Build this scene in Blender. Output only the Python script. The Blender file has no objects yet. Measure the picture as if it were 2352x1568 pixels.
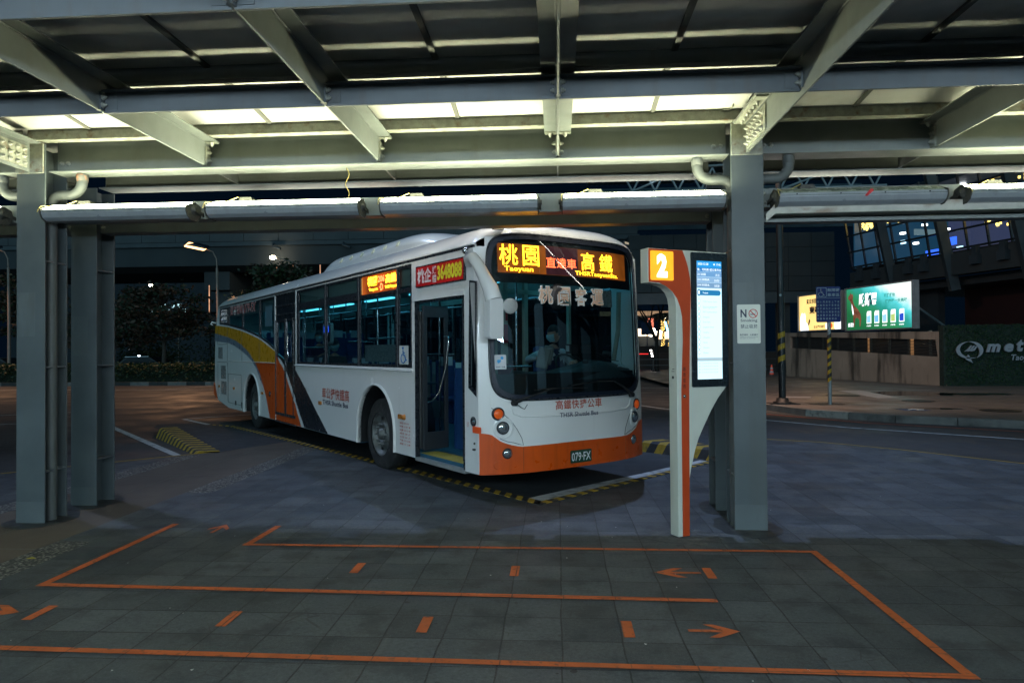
import bpy, bmesh, math, random
from mathutils import Vector, Matrix, noise
from mathutils.geometry import tessellate_polygon
R = math.radians
sc = bpy.context.scene
C = sc.collection

# ---------------------------------------------------------------- camera
CAM = Vector((0, 0, 1.65))
yaw, pitch, roll = math.atan(104/1568), math.atan(20/1568), 0.0075
Fw = Vector((-math.sin(yaw)*math.cos(pitch), math.cos(yaw)*math.cos(pitch), math.sin(pitch)))
Rt = Vector((math.cos(yaw), math.sin(yaw), 0))
Up = Rt.cross(Fw)
Rt, Up = Rt*math.cos(roll) - Up*math.sin(roll), Rt*math.sin(roll) + Up*math.cos(roll)
cam = bpy.data.cameras.new('camera'); cam.lens = 24.0; cam.sensor_width = 36; cam.clip_end = 900; cam.clip_start = .05
co = bpy.data.objects.new('camera', cam); C.objects.link(co); sc.camera = co
m = Matrix.Identity(4)
for i in range(3):
    m[i][0], m[i][1], m[i][2], m[i][3] = Rt[i], Up[i], -Fw[i], CAM[i]
co.matrix_world = m

# ---------------------------------------------------------------- world: night sky, city glow low in the sky behind the camera
w = bpy.data.worlds.new('World'); sc.world = w; w.use_nodes = True
nt = w.node_tree; nt.nodes.clear()
N = nt.nodes.new; LK = nt.links.new
out = N('ShaderNodeOutputWorld'); bg = N('ShaderNodeBackground'); LK(bg.outputs[0], out.inputs[0])
tc = N('ShaderNodeTexCoord'); sep = N('ShaderNodeSeparateXYZ'); LK(tc.outputs['Generated'], sep.inputs[0])
def rampn(src, stops):
    r = N('ShaderNodeValToRGB'); LK(src, r.inputs[0])
    e = r.color_ramp.elements
    e[0].position, e[0].color = stops[0][0], (*stops[0][1], 1); e[1].position, e[1].color = stops[-1][0], (*stops[-1][1], 1)
    for p, c in stops[1:-1]:
        n = e.new(p); n.color = (*c, 1)
    return r
mp = N('ShaderNodeMapRange'); LK(sep.outputs['Y'], mp.inputs[0])
mp.inputs[1].default_value = -1; mp.inputs[2].default_value = 1
GLOW = rampn(mp.outputs[0], [(0, (1, 1, 1)), (.30, (.75, .75, .75)), (.46, (.03, .03, .03)), (.6, (0, 0, 0))])
mz = N('ShaderNodeMapRange'); LK(sep.outputs['Z'], mz.inputs[0]); mz.inputs[1].default_value = -1; mz.inputs[2].default_value = 1
band = rampn(mz.outputs[0], [(.49, (0, 0, 0)), (.52, (.8, .8, .8)), (.60, (1, 1, 1)), (.75, (.5, .5, .5)), (1, (.2, .2, .2))])
mul = N('ShaderNodeMixRGB'); mul.blend_type = 'MULTIPLY'; mul.inputs[0].default_value = 1
LK(GLOW.outputs[0], mul.inputs[1]); LK(band.outputs[0], mul.inputs[2])
tint = N('ShaderNodeMixRGB'); tint.blend_type = 'MULTIPLY'; tint.inputs[0].default_value = 1
LK(mul.outputs[0], tint.inputs[1]); tint.inputs[2].default_value = (.45, .90, 1.10, 1)
sca = N('ShaderNodeMixRGB'); sca.blend_type = 'MULTIPLY'; sca.inputs[0].default_value = 1
LK(tint.outputs[0], sca.inputs[1]); sca.inputs[2].default_value = (.75, .75, .75, 1)      # glow strength
add = N('ShaderNodeMixRGB'); add.blend_type = 'ADD'; add.inputs[0].default_value = 1
LK(sca.outputs[0], add.inputs[1]); add.inputs[2].default_value = (.0007, .0032, .0075, 1)
LK(add.outputs[0], bg.inputs[0]); bg.inputs[1].default_value = 1.0

# ---------------------------------------------------------------- the high floodlight beyond the canopy (shadow edge on the paving)
sl = bpy.data.lights.new('sun', 'SUN'); sl.energy = .05; sl.angle = R(1.5); sl.color = (.5, .62, 1.0)
so = bpy.data.objects.new('sun', sl); C.objects.link(so)
sd = Vector((0.0, -math.cos(R(65)), -math.sin(R(65))))
so.rotation_euler = sd.to_track_quat('-Z', 'Y').to_euler(); so.location = (0, 30, 40)
fl = bpy.data.lights.new('floodlight', 'SPOT'); fl.energy = 21000; fl.color = (.42, .60, 1.0); fl.spot_size = R(27); fl.spot_blend = 1.0; fl.shadow_soft_size = .25
fo = bpy.data.objects.new('floodlight', fl); C.objects.link(fo); fo.location = (1.65, 22.5, 36)
fo.rotation_euler = (Vector((3.4, 9.0, 0))-Vector(fo.location)).to_track_quat('-Z', 'Y').to_euler()

f2_ = bpy.data.lights.new('floodlight', 'SPOT'); f2_.energy = 15000; f2_.color = (.5, .65, 1.0); f2_.spot_size = R(22); f2_.spot_blend = 1.0; f2_.shadow_soft_size = .6
fo2 = bpy.data.objects.new('floodlight', f2_); C.objects.link(fo2); fo2.location = (-25, 20, 36)
fo2.rotation_euler = (Vector((-2.5, 9.0, 2))-Vector(fo2.location)).to_track_quat('-Z', 'Y').to_euler()
sc.view_settings.view_transform = 'Standard'; sc.view_settings.look = 'None'
sc.view_settings.exposure = .15; sc.view_settings.gamma = 1
try:
    sc.cycles.max_bounces = 7; sc.cycles.diffuse_bounces = 3; sc.cycles.glossy_bounces = 3
    sc.cycles.transparent_max_bounces = 14; sc.cycles.transmission_bounces = 2
    sc.cycles.sample_clamp_indirect = 4.0; sc.cycles.caustics_reflective = False; sc.cycles.caustics_refractive = False
    sc.cycles.use_denoising = True
except Exception: pass

# ---------------------------------------------------------------- materials
def newmat(name):
    m = bpy.data.materials.new(name); m.use_nodes = True; t = m.node_tree
    return m, t, t.nodes['Principled BSDF']
def mixc(t, fac, a, b, mode='MIX'):
    n = t.nodes.new('ShaderNodeMixRGB'); n.blend_type = mode
    for k, v in enumerate((fac, a, b)):
        if hasattr(v, 'links'): t.links.new(v, n.inputs[k])
        elif k == 0: n.inputs[0].default_value = v
        else: n.inputs[k].default_value = (*v, 1)
    return n.outputs[0]
def ramp(t, src, lo, hi, a=0., b=1.):
    n = t.nodes.new('ShaderNodeMapRange'); t.links.new(src, n.inputs[0])
    n.inputs[1].default_value, n.inputs[2].default_value, n.inputs[3].default_value, n.inputs[4].default_value = lo, hi, a, b
    return n.outputs[0]
def noi(t, scale, detail=4, stretch=(1, 1, 1), rough=.55):
    tc = t.nodes.new('ShaderNodeTexCoord'); mp = t.nodes.new('ShaderNodeMapping'); t.links.new(tc.outputs['Object'], mp.inputs[0])
    mp.inputs['Scale'].default_value = stretch
    n = t.nodes.new('ShaderNodeTexNoise'); t.links.new(mp.outputs[0], n.inputs['Vector'])
    n.inputs['Scale'].default_value = scale; n.inputs['Detail'].default_value = detail; n.inputs['Roughness'].default_value = rough
    return n.outputs['Fac']
def M(name, col, rough=.5, metal=0, var=.14, scale=5., bump=0, bscale=80, dirt=None, damt=.5, dth=.52, dst=(1, 1, .12), dscale=9, coat=0, spec=.5, rv=.1):
    m, t, p = newmat(name)
    n1 = noi(t, scale, 5)
    c = mixc(t, ramp(t, n1, .3, .7), tuple(x*(1-var) for x in col), tuple(min(1, x*(1+var)) for x in col))
    if dirt:
        n2 = noi(t, dscale, 6, dst)
        c = mixc(t, ramp(t, n2, dth, dth+.16, 0, damt), c, dirt)
    t.links.new(c, p.inputs['Base Color'])
    n3 = noi(t, scale*2.3, 4)
    t.links.new(ramp(t, n3, .25, .75, max(.02, rough-rv), min(1, rough+rv)), p.inputs['Roughness'])
    p.inputs['Metallic'].default_value = metal; p.inputs['Coat Weight'].default_value = coat; p.inputs['Coat Roughness'].default_value = .08
    p.inputs['Specular IOR Level'].default_value = spec
    if bump:
        b = t.nodes.new('ShaderNodeBump'); b.inputs['Strength'].default_value = bump; b.inputs['Distance'].default_value = .01
        t.links.new(noi(t, bscale, 5), b.inputs['Height']); t.links.new(b.outputs[0], p.inputs['Normal'])
    return m
def EM(name, col, st, var=0, scale=3, base=(.02, .02, .02)):
    m, t, p = newmat(name)
    p.inputs['Base Color'].default_value = (*base, 1); p.inputs['Roughness'].default_value = .3
    p.inputs['Emission Color'].default_value = (*col, 1); p.inputs['Emission Strength'].default_value = st
    if var:
        c = mixc(t, ramp(t, noi(t, scale, 3), .3, .7), tuple(x*(1-var) for x in col), tuple(x*(1+var) for x in col))
        t.links.new(c, p.inputs['Emission Color'])
    return m
def GL(name, tint=(.6, .7, .72), ior=1.5, rough=.01, dust=.0):
    m = bpy.data.materials.new(name); m.use_nodes = True; t = m.node_tree; t.nodes.clear()
    o = t.nodes.new('ShaderNodeOutputMaterial'); mx = t.nodes.new('ShaderNodeMixShader'); t.links.new(mx.outputs[0], o.inputs[0])
    tr = t.nodes.new('ShaderNodeBsdfTransparent'); tr.inputs[0].default_value = (*tint, 1)
    g = t.nodes.new('ShaderNodeBsdfGlossy'); g.inputs['Roughness'].default_value = rough; g.inputs['Color'].default_value = (.85, .9, 1, 1)
    f = t.nodes.new('ShaderNodeLayerWeight'); f.inputs['Blend'].default_value = .5
    pw = t.nodes.new('ShaderNodeMath'); pw.operation = 'POWER'; t.links.new(f.outputs['Facing'], pw.inputs[0]); pw.inputs[1].default_value = 4.5
    t.links.new(ramp(t, pw.outputs[0], 0, 1, .045, 1), mx.inputs[0]); t.links.new(tr.outputs[0], mx.inputs[1]); t.links.new(g.outputs[0], mx.inputs[2])
    return m
STEEL = M('painted_steel', (.185, .205, .198), .48, 0, .12, 3, .12, 160, dirt=(.15, .14, .12), damt=.35, dth=.55, dscale=5, spec=.4)
STEELC = M('column_paint', (.082, .100, .106), .5, 0, .16, 2.2, .2, 120, dirt=(.07, .075, .07), damt=.5, dth=.50, dscale=4, dst=(1, 1, .07), spec=.4)
STEELP = M('column_repaint', (.100, .120, .125), .5, 0, .1, 3, .15, 120, dirt=(.07, .075, .07), damt=.5, dth=.54, dscale=8, dst=(1, 1, .2), spec=.4)
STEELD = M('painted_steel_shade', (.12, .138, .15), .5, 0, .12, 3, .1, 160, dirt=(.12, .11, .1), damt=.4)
TUBEO = EM('lamp_tube_outer', (1.0, .95, .80), 24)
JBOX = M('junction_box_grey', (.06, .06, .052), .7, 0, .3, 40)
PIPE = M('pipe_grey', (.085, .095, .092), .55, 0, .12, 5)
WELD = M('weathered_steel', (.30, .31, .26), .6, 0, .25, 14, .3, 120, dirt=(.16, .08, .035), damt=.8, dth=.56, dst=(1, 1, 1), dscale=12)
RUST = M('rusty_steel', (.48, .47, .41), .6, 0, .15, 6, .2, 90, dirt=(.22, .10, .03), damt=.9, dth=.53, dst=(.6, 1, 1), dscale=4)
BOLT = M('bolt_steel', (.34, .35, .31), .5, .3, .2, 30)
PANEL = M('roof_sheet', (.60, .60, .57), .55, 0, .08, 2.5, .04, 40, dirt=(.32, .26, .18), damt=.35, dth=.58, dst=(1, 1, 1), dscale=3)
SEAM = M('seam', (.10, .10, .09), .6)
HOUS = M('lamp_housing', (.30, .33, .35), .35, .2, .08, 5, dirt=(.2, .2, .18), damt=.3)
TUBE = EM('lamp_tube', (.97, .98, .64), 52)
TUBEB = EM('fill_tube', (.70, .88, 1.0), 82)  # emission of the added fill row behind the camera
TUBEOFF = M('lamp_cover_off', (.33, .38, .30), .25, 0, .12, 6, dirt=(.16, .17, .12), damt=.5, dst=(1, 1, 1))
CABLE = M('yellow_cable', (.35, .28, .09), .5)
BLACK = M('black_rubber', (.012, .013, .014), .5, 0, .3, 10)
GASKET = M('dark_frame', (.02, .024, .03), .3, 0, .2, 10)
WHITE = M('bus_white', (.83, .825, .80), .26, 0, .008, 1, .0, rv=.02, dirt=(.46, .43, .40), damt=.10, dth=.58, dscale=6, dst=(1, 1, .1), coat=.5)
ORANGE = M('bus_orange', (.66, .085, .004), .34, 0, .08, 3, dirt=(.30, .04, .005), damt=.3, coat=.2)
YELLOW = M('bus_yellow', (.72, .33, .01), .3, 0, .06, 3, coat=.5)
GREYP = M('bus_grey', (.22, .25, .30), .3, 0, .06, 3, coat=.5)
INKB = M('bus_black', (.012, .016, .022), .28, 0, .2, 3, coat=.4)
GLASS = GL('side_glass', (.34, .44, .46))
WSG = GL('windscreen_glass', (.44, .54, .56))
CHROME = M('chrome', (.75, .77, .8), .16, 1, .05, 5)
REDTXT = M('red_paint', (.50, .06, .02), .5, 0, .05)
BLUETXT = M('navy_paint', (.012, .02, .06), .5, 0, .05)
BLUE = M('blue_paint', (.02, .16, .45), .5, 0, .05)
CREAMP = M('cream_paint', (.60, .61, .52), .4, 0, .05, 4, dirt=(.3, .28, .2), damt=.2)
REDO = M('orange_red_paint', (.50, .055, .008), .4, 0, .06, 4)
CONC = M('concrete', (.20, .195, .185), .85, 0, .18, .5, .3, 20, dirt=(.08, .08, .075), damt=.6, dth=.5, dscale=1.2, dst=(1, 1, .15))
MARKY = M('yellow_marking', (.40, .25, .018), .7, 0, .2, 9, .2, 60, dirt=(.08, .07, .05), damt=.8, dth=.55, dst=(1, 1, 1), dscale=10)
MARKB = M('black_marking', (.022, .022, .025), .7, 0, .3, 9, .2, 60, dirt=(.1, .09, .07), damt=.5, dth=.56, dst=(1, 1, 1), dscale=10)
MARKW = M('white_marking', (.48, .49, .50), .7, 0, .15, 8, .2, 60, dirt=(.12, .12, .12), damt=.75, dth=.52, dst=(1, 1, 1), dscale=7)
MARKO = M('orange_marking', (.56, .12, .028), .6, 0, .18, 3, .25, 90, dirt=(.11, .055, .035), damt=.85, dth=.55, dst=(1, 1, 1), dscale=22)

_t = MARKO.node_tree; _p = _t.nodes['Principled BSDF']; _src = _p.inputs['Base Color'].links[0].from_socket
_tc = _t.nodes.new('ShaderNodeTexCoord'); _mp = _t.nodes.new('ShaderNodeMapping'); _t.links.new(_tc.outputs['Object'], _mp.inputs[0]); _mp.inputs['Location'].default_value = (-.027, -.20, 0)
_b = _t.nodes.new('ShaderNodeTexBrick'); _t.links.new(_mp.outputs[0], _b.inputs['Vector']); _b.offset = 0
for _k, _v in (('Scale', 1), ('Brick Width', .3435), ('Row Height', .3375), ('Mortar Size', .005), ('Mortar Smooth', .5)): _b.inputs[_k].default_value = _v
_n = _t.nodes.new('ShaderNodeMath'); _n.operation = 'MULTIPLY'; _t.links.new(_b.outputs['Fac'], _n.inputs[0]); _t.links.new(ramp(_t, noi(_t, 4, 4), .35, .6, .2, 1), _n.inputs[1])
_t.links.new(mixc(_t, _n.outputs[0], _src, (.10, .04, .025)), _p.inputs['Base Color'])
# ---------------------------------------------------------------- object helpers
MW = {}
def fin(o, parent=None, label=None, cat=None, group=None, kind=None):
    C.objects.link(o)
    if parent is not None:
        o.parent = parent; MW[o.name] = MW[parent.name]
    if label: o['label'] = label
    if cat: o['category'] = cat
    if group: o['group'] = group
    if kind: o['kind'] = kind
    return o
def E(name, label, cat, loc=(0, 0, 0), rz=0, group=None):
    o = bpy.data.objects.new(name, None); o.empty_display_size = .2
    o.location = loc; o.rotation_euler = (0, 0, rz); fin(o, None, label, cat, group)
    MW[o.name] = Matrix.Translation(Vector(loc)) @ Matrix.Rotation(rz, 4, 'Z')
    return o
class MB:
    def __init__(s, T=None):
        s.v = []; s.f = []; s.m = []; s.sm = []; s.T = T; s.k = 0
    def add(s, vs, fs, smooth=False):
        b = len(s.v)
        s.v += [(s.T @ Vector(p)) if s.T else Vector(p) for p in vs]
        for f in fs:
            s.f.append([b+i for i in f]); s.m.append(s.k); s.sm.append(smooth)
        return s
    def box(s, x0, x1, y0, y1, z0, z1):
        vs = [(x, y, z) for x in (x0, x1) for y in (y0, y1) for z in (z0, z1)]
        return s.add(vs, [(0, 1, 3, 2), (4, 6, 7, 5), (0, 4, 5, 1), (2, 3, 7, 6), (0, 2, 6, 4), (1, 5, 7, 3)])
    def bar(s, a, b, wx, wz, up=(0, 0, 1)):
        a, b = Vector(a), Vector(b); d = (b-a).normalized(); r = d.cross(Vector(up))
        if r.length < 1e-5: r = Vector((1, 0, 0))
        r.normalize(); u = r.cross(d)
        vs = [p+r*i*wx/2+u*j*wz/2 for p in (a, b) for i, j in ((-1, -1), (1, -1), (1, 1), (-1, 1))]
        return s.add(vs, [(0, 1, 2, 3), (7, 6, 5, 4), (0, 4, 5, 1), (1, 5, 6, 2), (2, 6, 7, 3), (3, 7, 4, 0)])
    def tube(s, pts, r, n=10, caps=True):
        pts = [Vector(p) for p in pts]; rs = r if isinstance(r, (list, tuple)) else [r]*len(pts)
        vs = []; fs = []; pr = None
        for i, p in enumerate(pts):
            d = (pts[min(i+1, len(pts)-1)]-pts[max(i-1, 0)]).normalized()
            if pr is None:
                a = d.orthogonal().normalized()
            else:
                a = (pr-d*pr.dot(d)).normalized()
            pr = a; b = d.cross(a)
            vs += [p+(a*math.cos(2*math.pi*k/n)+b*math.sin(2*math.pi*k/n))*rs[i] for k in range(n)]
        for i in range(len(pts)-1):
            for k in range(n):
                fs.append((i*n+k, i*n+(k+1) % n, (i+1)*n+(k+1) % n, (i+1)*n+k))
        s.add(vs, fs, True)
        if caps:
            s.add(vs[:n], [tuple(range(n-1, -1, -1))]); s.add(vs[-n:], [tuple(range(n))])
        return s
    def lathe(s, c, axis, prof, n=24, c0=True, c1=True):   # prof: list of (distance along axis, radius)
        c = Vector(c); ax = Vector(axis).normalized(); a = ax.orthogonal().normalized(); b = ax.cross(a)
        vs = []; fs = []
        for t, r in prof:
            vs += [c+ax*t+(a*math.cos(2*math.pi*k/n)+b*math.sin(2*math.pi*k/n))*r for k in range(n)]
        for i in range(len(prof)-1):
            for k in range(n): fs.append((i*n+k, i*n+(k+1) % n, (i+1)*n+(k+1) % n, (i+1)*n+k))
        s.add(vs, fs, True)
        if c0: s.add(vs[:n], [tuple(range(n-1, -1, -1))])
        if c1: s.add(vs[-n:], [tuple(range(n))])
        return s
    def sph(s, c, r, n=12, sq=(1, 1, 1)):
        vs = []; fs = []
        for i in range(n//2+1):
            th = math.pi*i/(n//2)
            for k in range(n):
                ph = 2*math.pi*k/n
                vs.append((c[0]+r*sq[0]*math.sin(th)*math.cos(ph), c[1]+r*sq[1]*math.sin(th)*math.sin(ph), c[2]+r*sq[2]*math.cos(th)))
        for i in range(n//2):
            for k in range(n): fs.append((i*n+k, i*n+(k+1) % n, (i+1)*n+(k+1) % n, (i+1)*n+k))
        return s.add(vs, fs, True)
    def plate(s, loops, fn, th):     # 2D loops (outer + holes), fn(a,b,d)->3D, extruded from d=0 to d=th
        flat = [p for l in loops for p in l]; nn = len(flat)
        tr = tessellate_polygon([[Vector((p[0], p[1], 0)) for p in l] for l in loops])
        vs = [fn(p[0], p[1], 0) for p in flat]
        if not th:
            return s.add(vs, [tuple(t) for t in tr])
        vs += [fn(p[0], p[1], th) for p in flat]
        fs = [tuple(t) for t in tr] + [tuple(i+nn for i in reversed(t)) for t in tr]
        b = 0
        for l in loops:
            L = len(l)
            for i in range(L): fs.append((b+i, b+(i+1) % L, nn+b+(i+1) % L, nn+b+i))
            b += L
        return s.add(vs, fs)
    def build(s, name, mats, parent=None, world=True, bev=0, label=None, cat=None, group=None, kind=None, recalc=True):
        if not isinstance(mats, (list, tuple)): mats = [mats]
        me = bpy.data.meshes.new(name)
        vs = s.v
        if parent is not None and world:
            inv = MW[parent.name].inverted(); vs = [inv @ p for p in vs]
        me.from_pydata([tuple(p) for p in vs], [], s.f)
        for m in mats: me.materials.append(m)
        me.polygons.foreach_set('material_index', s.m); me.polygons.foreach_set('use_smooth', s.sm)
        me.update()
        if recalc:
            bm = bmesh.new(); bm.from_mesh(me); bmesh.ops.recalc_face_normals(bm, faces=bm.faces); bm.to_mesh(me); bm.free()
        o = bpy.data.objects.new(name, me)
        if bev:
            b = o.modifiers.new('bevel', 'BEVEL'); b.width = bev; b.segments = 2; b.limit_method = 'ANGLE'; b.angle_limit = R(40)
        fin(o, parent, label, cat, group, kind)
        if parent is None: MW[o.name] = Matrix.Identity(4)
        return o
def A(*a, **k): return MB(*a, **k)
def xy(z): return lambda a, b, d: (a, b, z+d)
def plx(x, sgn=1): return lambda a, b, d: (x+d*sgn, a, b)       # loop in (y,z)
def ply(y, sgn=1): return lambda a, b, d: (a, y+d*sgn, b)       # loop in (x,z)
def rect(a0, a1, b0, b1): return [(a0, b0), (a1, b0), (a1, b1), (a0, b1)]
def rrect(a0, a1, b0, b1, r, n=5):
    o = []
    for cx, cy, t0 in ((a1-r, b1-r, 0), (a0+r, b1-r, 90), (a0+r, b0+r, 180), (a1-r, b0+r, 270)):
        for i in range(n+1):
            t = R(t0+90*i/n); o.append((cx+r*math.cos(t), cy+r*math.sin(t)))
    return o
def circ(cx, cy, r, n=20): return [(cx+r*math.cos(2*math.pi*i/n), cy+r*math.sin(2*math.pi*i/n)) for i in range(n)]
_tx = {}
def glyphs(sx, off=0., shear=0.):
    k = (sx, off, shear)
    if k in _tx: return _tx[k]
    c = bpy.data.curves.new('t', 'FONT'); c.body = sx; c.resolution_u = 2; c.offset = off; c.shear = shear
    o = bpy.data.objects.new('t', c); C.objects.link(o)
    bpy.context.view_layer.update()
    me = bpy.data.meshes.new_from_object(o.evaluated_get(bpy.context.evaluated_depsgraph_get()))
    vs = [(v.co.x, v.co.y) for v in me.vertices]; fs = [tuple(p.vertices) for p in me.polygons]
    bpy.data.objects.remove(o); bpy.data.curves.remove(c); bpy.data.meshes.remove(me)
    if not vs: vs = [(0, 0), (1, 0), (1, 1)]; fs = [(0, 1, 2)]
    x0 = min(v[0] for v in vs); x1 = max(v[0] for v in vs); y0 = min(v[1] for v in vs); y1 = max(v[1] for v in vs)
    vs = [((v[0]-x0)/max(1e-6, x1-x0), (v[1]-y0)/max(1e-6, y1-y0)) for v in vs]
    _tx[k] = (vs, fs); return _tx[k]
def text(mb, sx, fn, a0, a1, b0, b1, off=0., shear=0., rnd=False):   # fn(a,b) -> 3D ; the string fills a0..a1, b0..b1
    vs, fs = glyphs(sx, off, shear)
    mb.add([fn(a0+(a1-a0)*x, b0+(b1-b0)*y) for x, y in vs], fs); return mb
def at(px, py, Y):     # a point of the far background, given by where it is seen and how far it stands
    d = Fw + Rt*((px-1176)/1568) - Up*((py-784)/1568)
    return CAM + d*(Y/d.y)
def lerp(a, b, t): return a+(b-a)*t
# ================================================================ ground
def pavemat():
    m, t, p = newmat('granite_pavers')
    tc = t.nodes.new('ShaderNodeTexCoord'); mp = t.nodes.new('ShaderNodeMapping'); t.links.new(tc.outputs['Object'], mp.inputs[0])
    mp.inputs['Location'].default_value = (-.027, -.20, 0)
    wn = t.nodes.new('ShaderNodeTexNoise'); t.links.new(tc.outputs['Object'], wn.inputs['Vector']); wn.inputs['Scale'].default_value = 2.2; wn.inputs['Detail'].default_value = 6
    wv = t.nodes.new('ShaderNodeVectorMath'); wv.operation = 'MULTIPLY_ADD'; t.links.new(wn.outputs['Color'], wv.inputs[0]); wv.inputs[1].default_value = (.030, .026, 0); t.links.new(mp.outputs[0], wv.inputs[2])
    b = t.nodes.new('ShaderNodeTexBrick'); t.links.new(wv.outputs[0], b.inputs['Vector'])
    b.offset = 0; b.squash = 1
    b.inputs['Scale'].default_value = 1; b.inputs['Brick Width'].default_value = .3435; b.inputs['Row Height'].default_value = .3375
    b.inputs['Mortar Size'].default_value = .006; b.inputs['Mortar Smooth'].default_value = .4; b.inputs['Bias'].default_value = 0
    b.inputs['Color1'].default_value = (.038, .048, .058, 1); b.inputs['Color2'].default_value = (.096, .106, .118, 1); b.inputs['Mortar'].default_value = (.012, .013, .014, 1)
    c = b.outputs['Color']
    big = ramp(t, noi(t, .45, 4), .38, .62)
    c = mixc(t, big, mixc(t, 1, c, (.74, .80, .80), 'MULTIPLY'), c)
    c = mixc(t, ramp(t, noi(t, 130, 3), .42, .72, 0, .5), c, (.135, .135, .135))                  # aggregate speckle
    c = mixc(t, ramp(t, noi(t, 38, 5, (1, 1, 1), .75), .35, .68), mixc(t, 1, c, (.62, .62, .64), 'MULTIPLY'), mixc(t, 1, c, (1.25, 1.25, 1.22), 'MULTIPLY'))
    c = mixc(t, ramp(t, noi(t, 3.2, 6), .53, .64, 0, .55), c, (.028, .030, .030))                 # grime
    v = t.nodes.new('ShaderNodeTexVoronoi'); v.feature = 'DISTANCE_TO_EDGE'; t.links.new(wv.outputs[0], v.inputs['Vector']); v.inputs['Scale'].default_value = 3.1
    ck = t.nodes.new('ShaderNodeMath'); ck.operation = 'LESS_THAN'; t.links.new(v.outputs[0], ck.inputs[0]); ck.inputs[1].default_value = .009
    mk = t.nodes.new('ShaderNodeMath'); mk.operation = 'MULTIPLY'; t.links.new(ck.outputs[0], mk.inputs[0]); t.links.new(ramp(t, noi(t, .9, 3), .55, .6, 0, .7), mk.inputs[1])
    c = mixc(t, mk.outputs[0], c, (.035, .035, .033))
    t.links.new(c, p.inputs['Base Color'])
    t.links.new(ramp(t, noi(t, 1.6, 5), .3, .7, .42, .78), p.inputs['Roughness'])
    bp = t.nodes.new('ShaderNodeBump'); bp.inputs['Strength'].default_value = .5; bp.inputs['Distance'].default_value = .006
    h = t.nodes.new('ShaderNodeMath'); h.operation = 'MULTIPLY_ADD'; t.links.new(noi(t, 110, 3), h.inputs[0]); h.inputs[1].default_value = .35
    inv = t.nodes.new('ShaderNodeMath'); inv.operation = 'SUBTRACT'; inv.inputs[0].default_value = 1; t.links.new(b.outputs['Fac'], inv.inputs[1]); t.links.new(inv.outputs[0], h.inputs[2])
    t.links.new(h.outputs[0], bp.inputs['Height']); t.links.new(bp.outputs[0], p.inputs['Normal'])
    return m
def asphalt(name, col, wet=.0):
    m, t, p = newmat(name)
    c = mixc(t, ramp(t, noi(t, .25, 5), .3, .7), tuple(x*.75 for x in col), tuple(x*1.25 for x in col))
    c = mixc(t, ramp(t, noi(t, 90, 3), .45, .75, 0, .5), c, tuple(x*2.6 for x in col))
    c = mixc(t, ramp(t, noi(t, 1.3, 6, (1, .25, 1)), .56, .68, 0, .5), c, tuple(x*.4 for x in col))
    t.links.new(c, p.inputs['Base Color'])
    t.links.new(ramp(t, noi(t, .8, 5), .35, .65, .50-wet, .82-wet), p.inputs['Roughness'])
    bp = t.nodes.new('ShaderNodeBump'); bp.inputs['Strength'].default_value = .35; bp.inputs['Distance'].default_value = .006
    t.links.new(noi(t, 85, 4), bp.inputs['Height']); t.links.new(bp.outputs[0], p.inputs['Normal'])
    return m
def pebbles():
    m, t, p = newmat('pebble_wash')
    tc = t.nodes.new('ShaderNodeTexCoord'); v = t.nodes.new('ShaderNodeTexVoronoi'); t.links.new(tc.outputs['Object'], v.inputs['Vector']); v.inputs['Scale'].default_value = 42
    s = t.nodes.new('ShaderNodeSeparateColor'); t.links.new(v.outputs['Color'], s.inputs[0])
    c = mixc(t, s.outputs[0], (.05, .05, .05), (.40, .385, .33)); c = mixc(t, ramp(t, v.outputs['Distance'], .35, .6), c, (.03, .03, .03))
    t.links.new(c, p.inputs['Base Color']); p.inputs['Roughness'].default_value = .55
    bp = t.nodes.new('ShaderNodeBump'); bp.inputs['Strength'].default_value = .8; bp.inputs['Distance'].default_value = .01; bp.invert = True
    t.links.new(v.outputs['Distance'], bp.inputs['Height']); t.links.new(bp.outputs[0], p.inputs['Normal'])
    return m
PAVE = pavemat(); ASPH = asphalt('asphalt', (.042, .040, .040)); ASPHB = asphalt('bay_asphalt', (.020, .025, .029), .05)
PATH = M('sandy_concrete', (.098, .078, .062), .8, 0, .16, 1.2, .3, 60, dirt=(.09, .075, .06), damt=.5, dst=(1, 1, 1), dscale=2)
PEB = pebbles()
SIDEW = asphalt('sidewalk_concrete', (.12, .10, .092), .16)
KERB = M('kerb_stone', (.16, .155, .15), .8, 0, .25, 3, .5, 30, dirt=(.03, .03, .03), damt=.8, dth=.5, dst=(1, 1, 1), dscale=1.3)
def sheet(name, poly, z, mat, th=0, kind='structure'):
    return A().plate([poly], lambda a, b, d: (a, b, z-d), th).build(name, mat, kind=kind)
sheet('road', [(-260, -60), (260, -60), (260, 400), (-260, 400)], -.035, ASPH)
# platform: pavers with the notch of the bus bay and the tongue beside it
bay = [(-.23, 7.33), (-2.01, 9.21), (-3.58, 10.86), (-5.18, 12.55), (-7.30, 14.75)]
right_edge = [(2.35, 10.2), (3.1, 11.9), (3.76, 12.66), (4.59, 12.23), (5.45, 11.38), (6.5, 10.03), (8.5, 7.6), (11, 5.2), (11, -6)]
PAVP = [(-4.08, -6)] + [(11, -6)] + right_edge[::-1][1:] + [(2.33, 10.35), (-.23, 7.33)] + bay[1:3] + [(-4.08, 11.36)]
sheet('paving', PAVP, 0, PAVE, .05)
sheet('paving', [(-4.4, 5.76), (-4.4, 7.80), (-4.08, 7.80), (-4.08, 5.76)], 0, PAVE, .05)
sheet('pebble_strip', rect(-4.4, -4.08, -6, 5.76), 0, PEB, .05)
sheet('pebble_strip', [(-4.4, 7.80), (-4.4, 11.68), (-4.08, 11.36), (-4.08, 7.80)], 0, PEB, .05)
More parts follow.
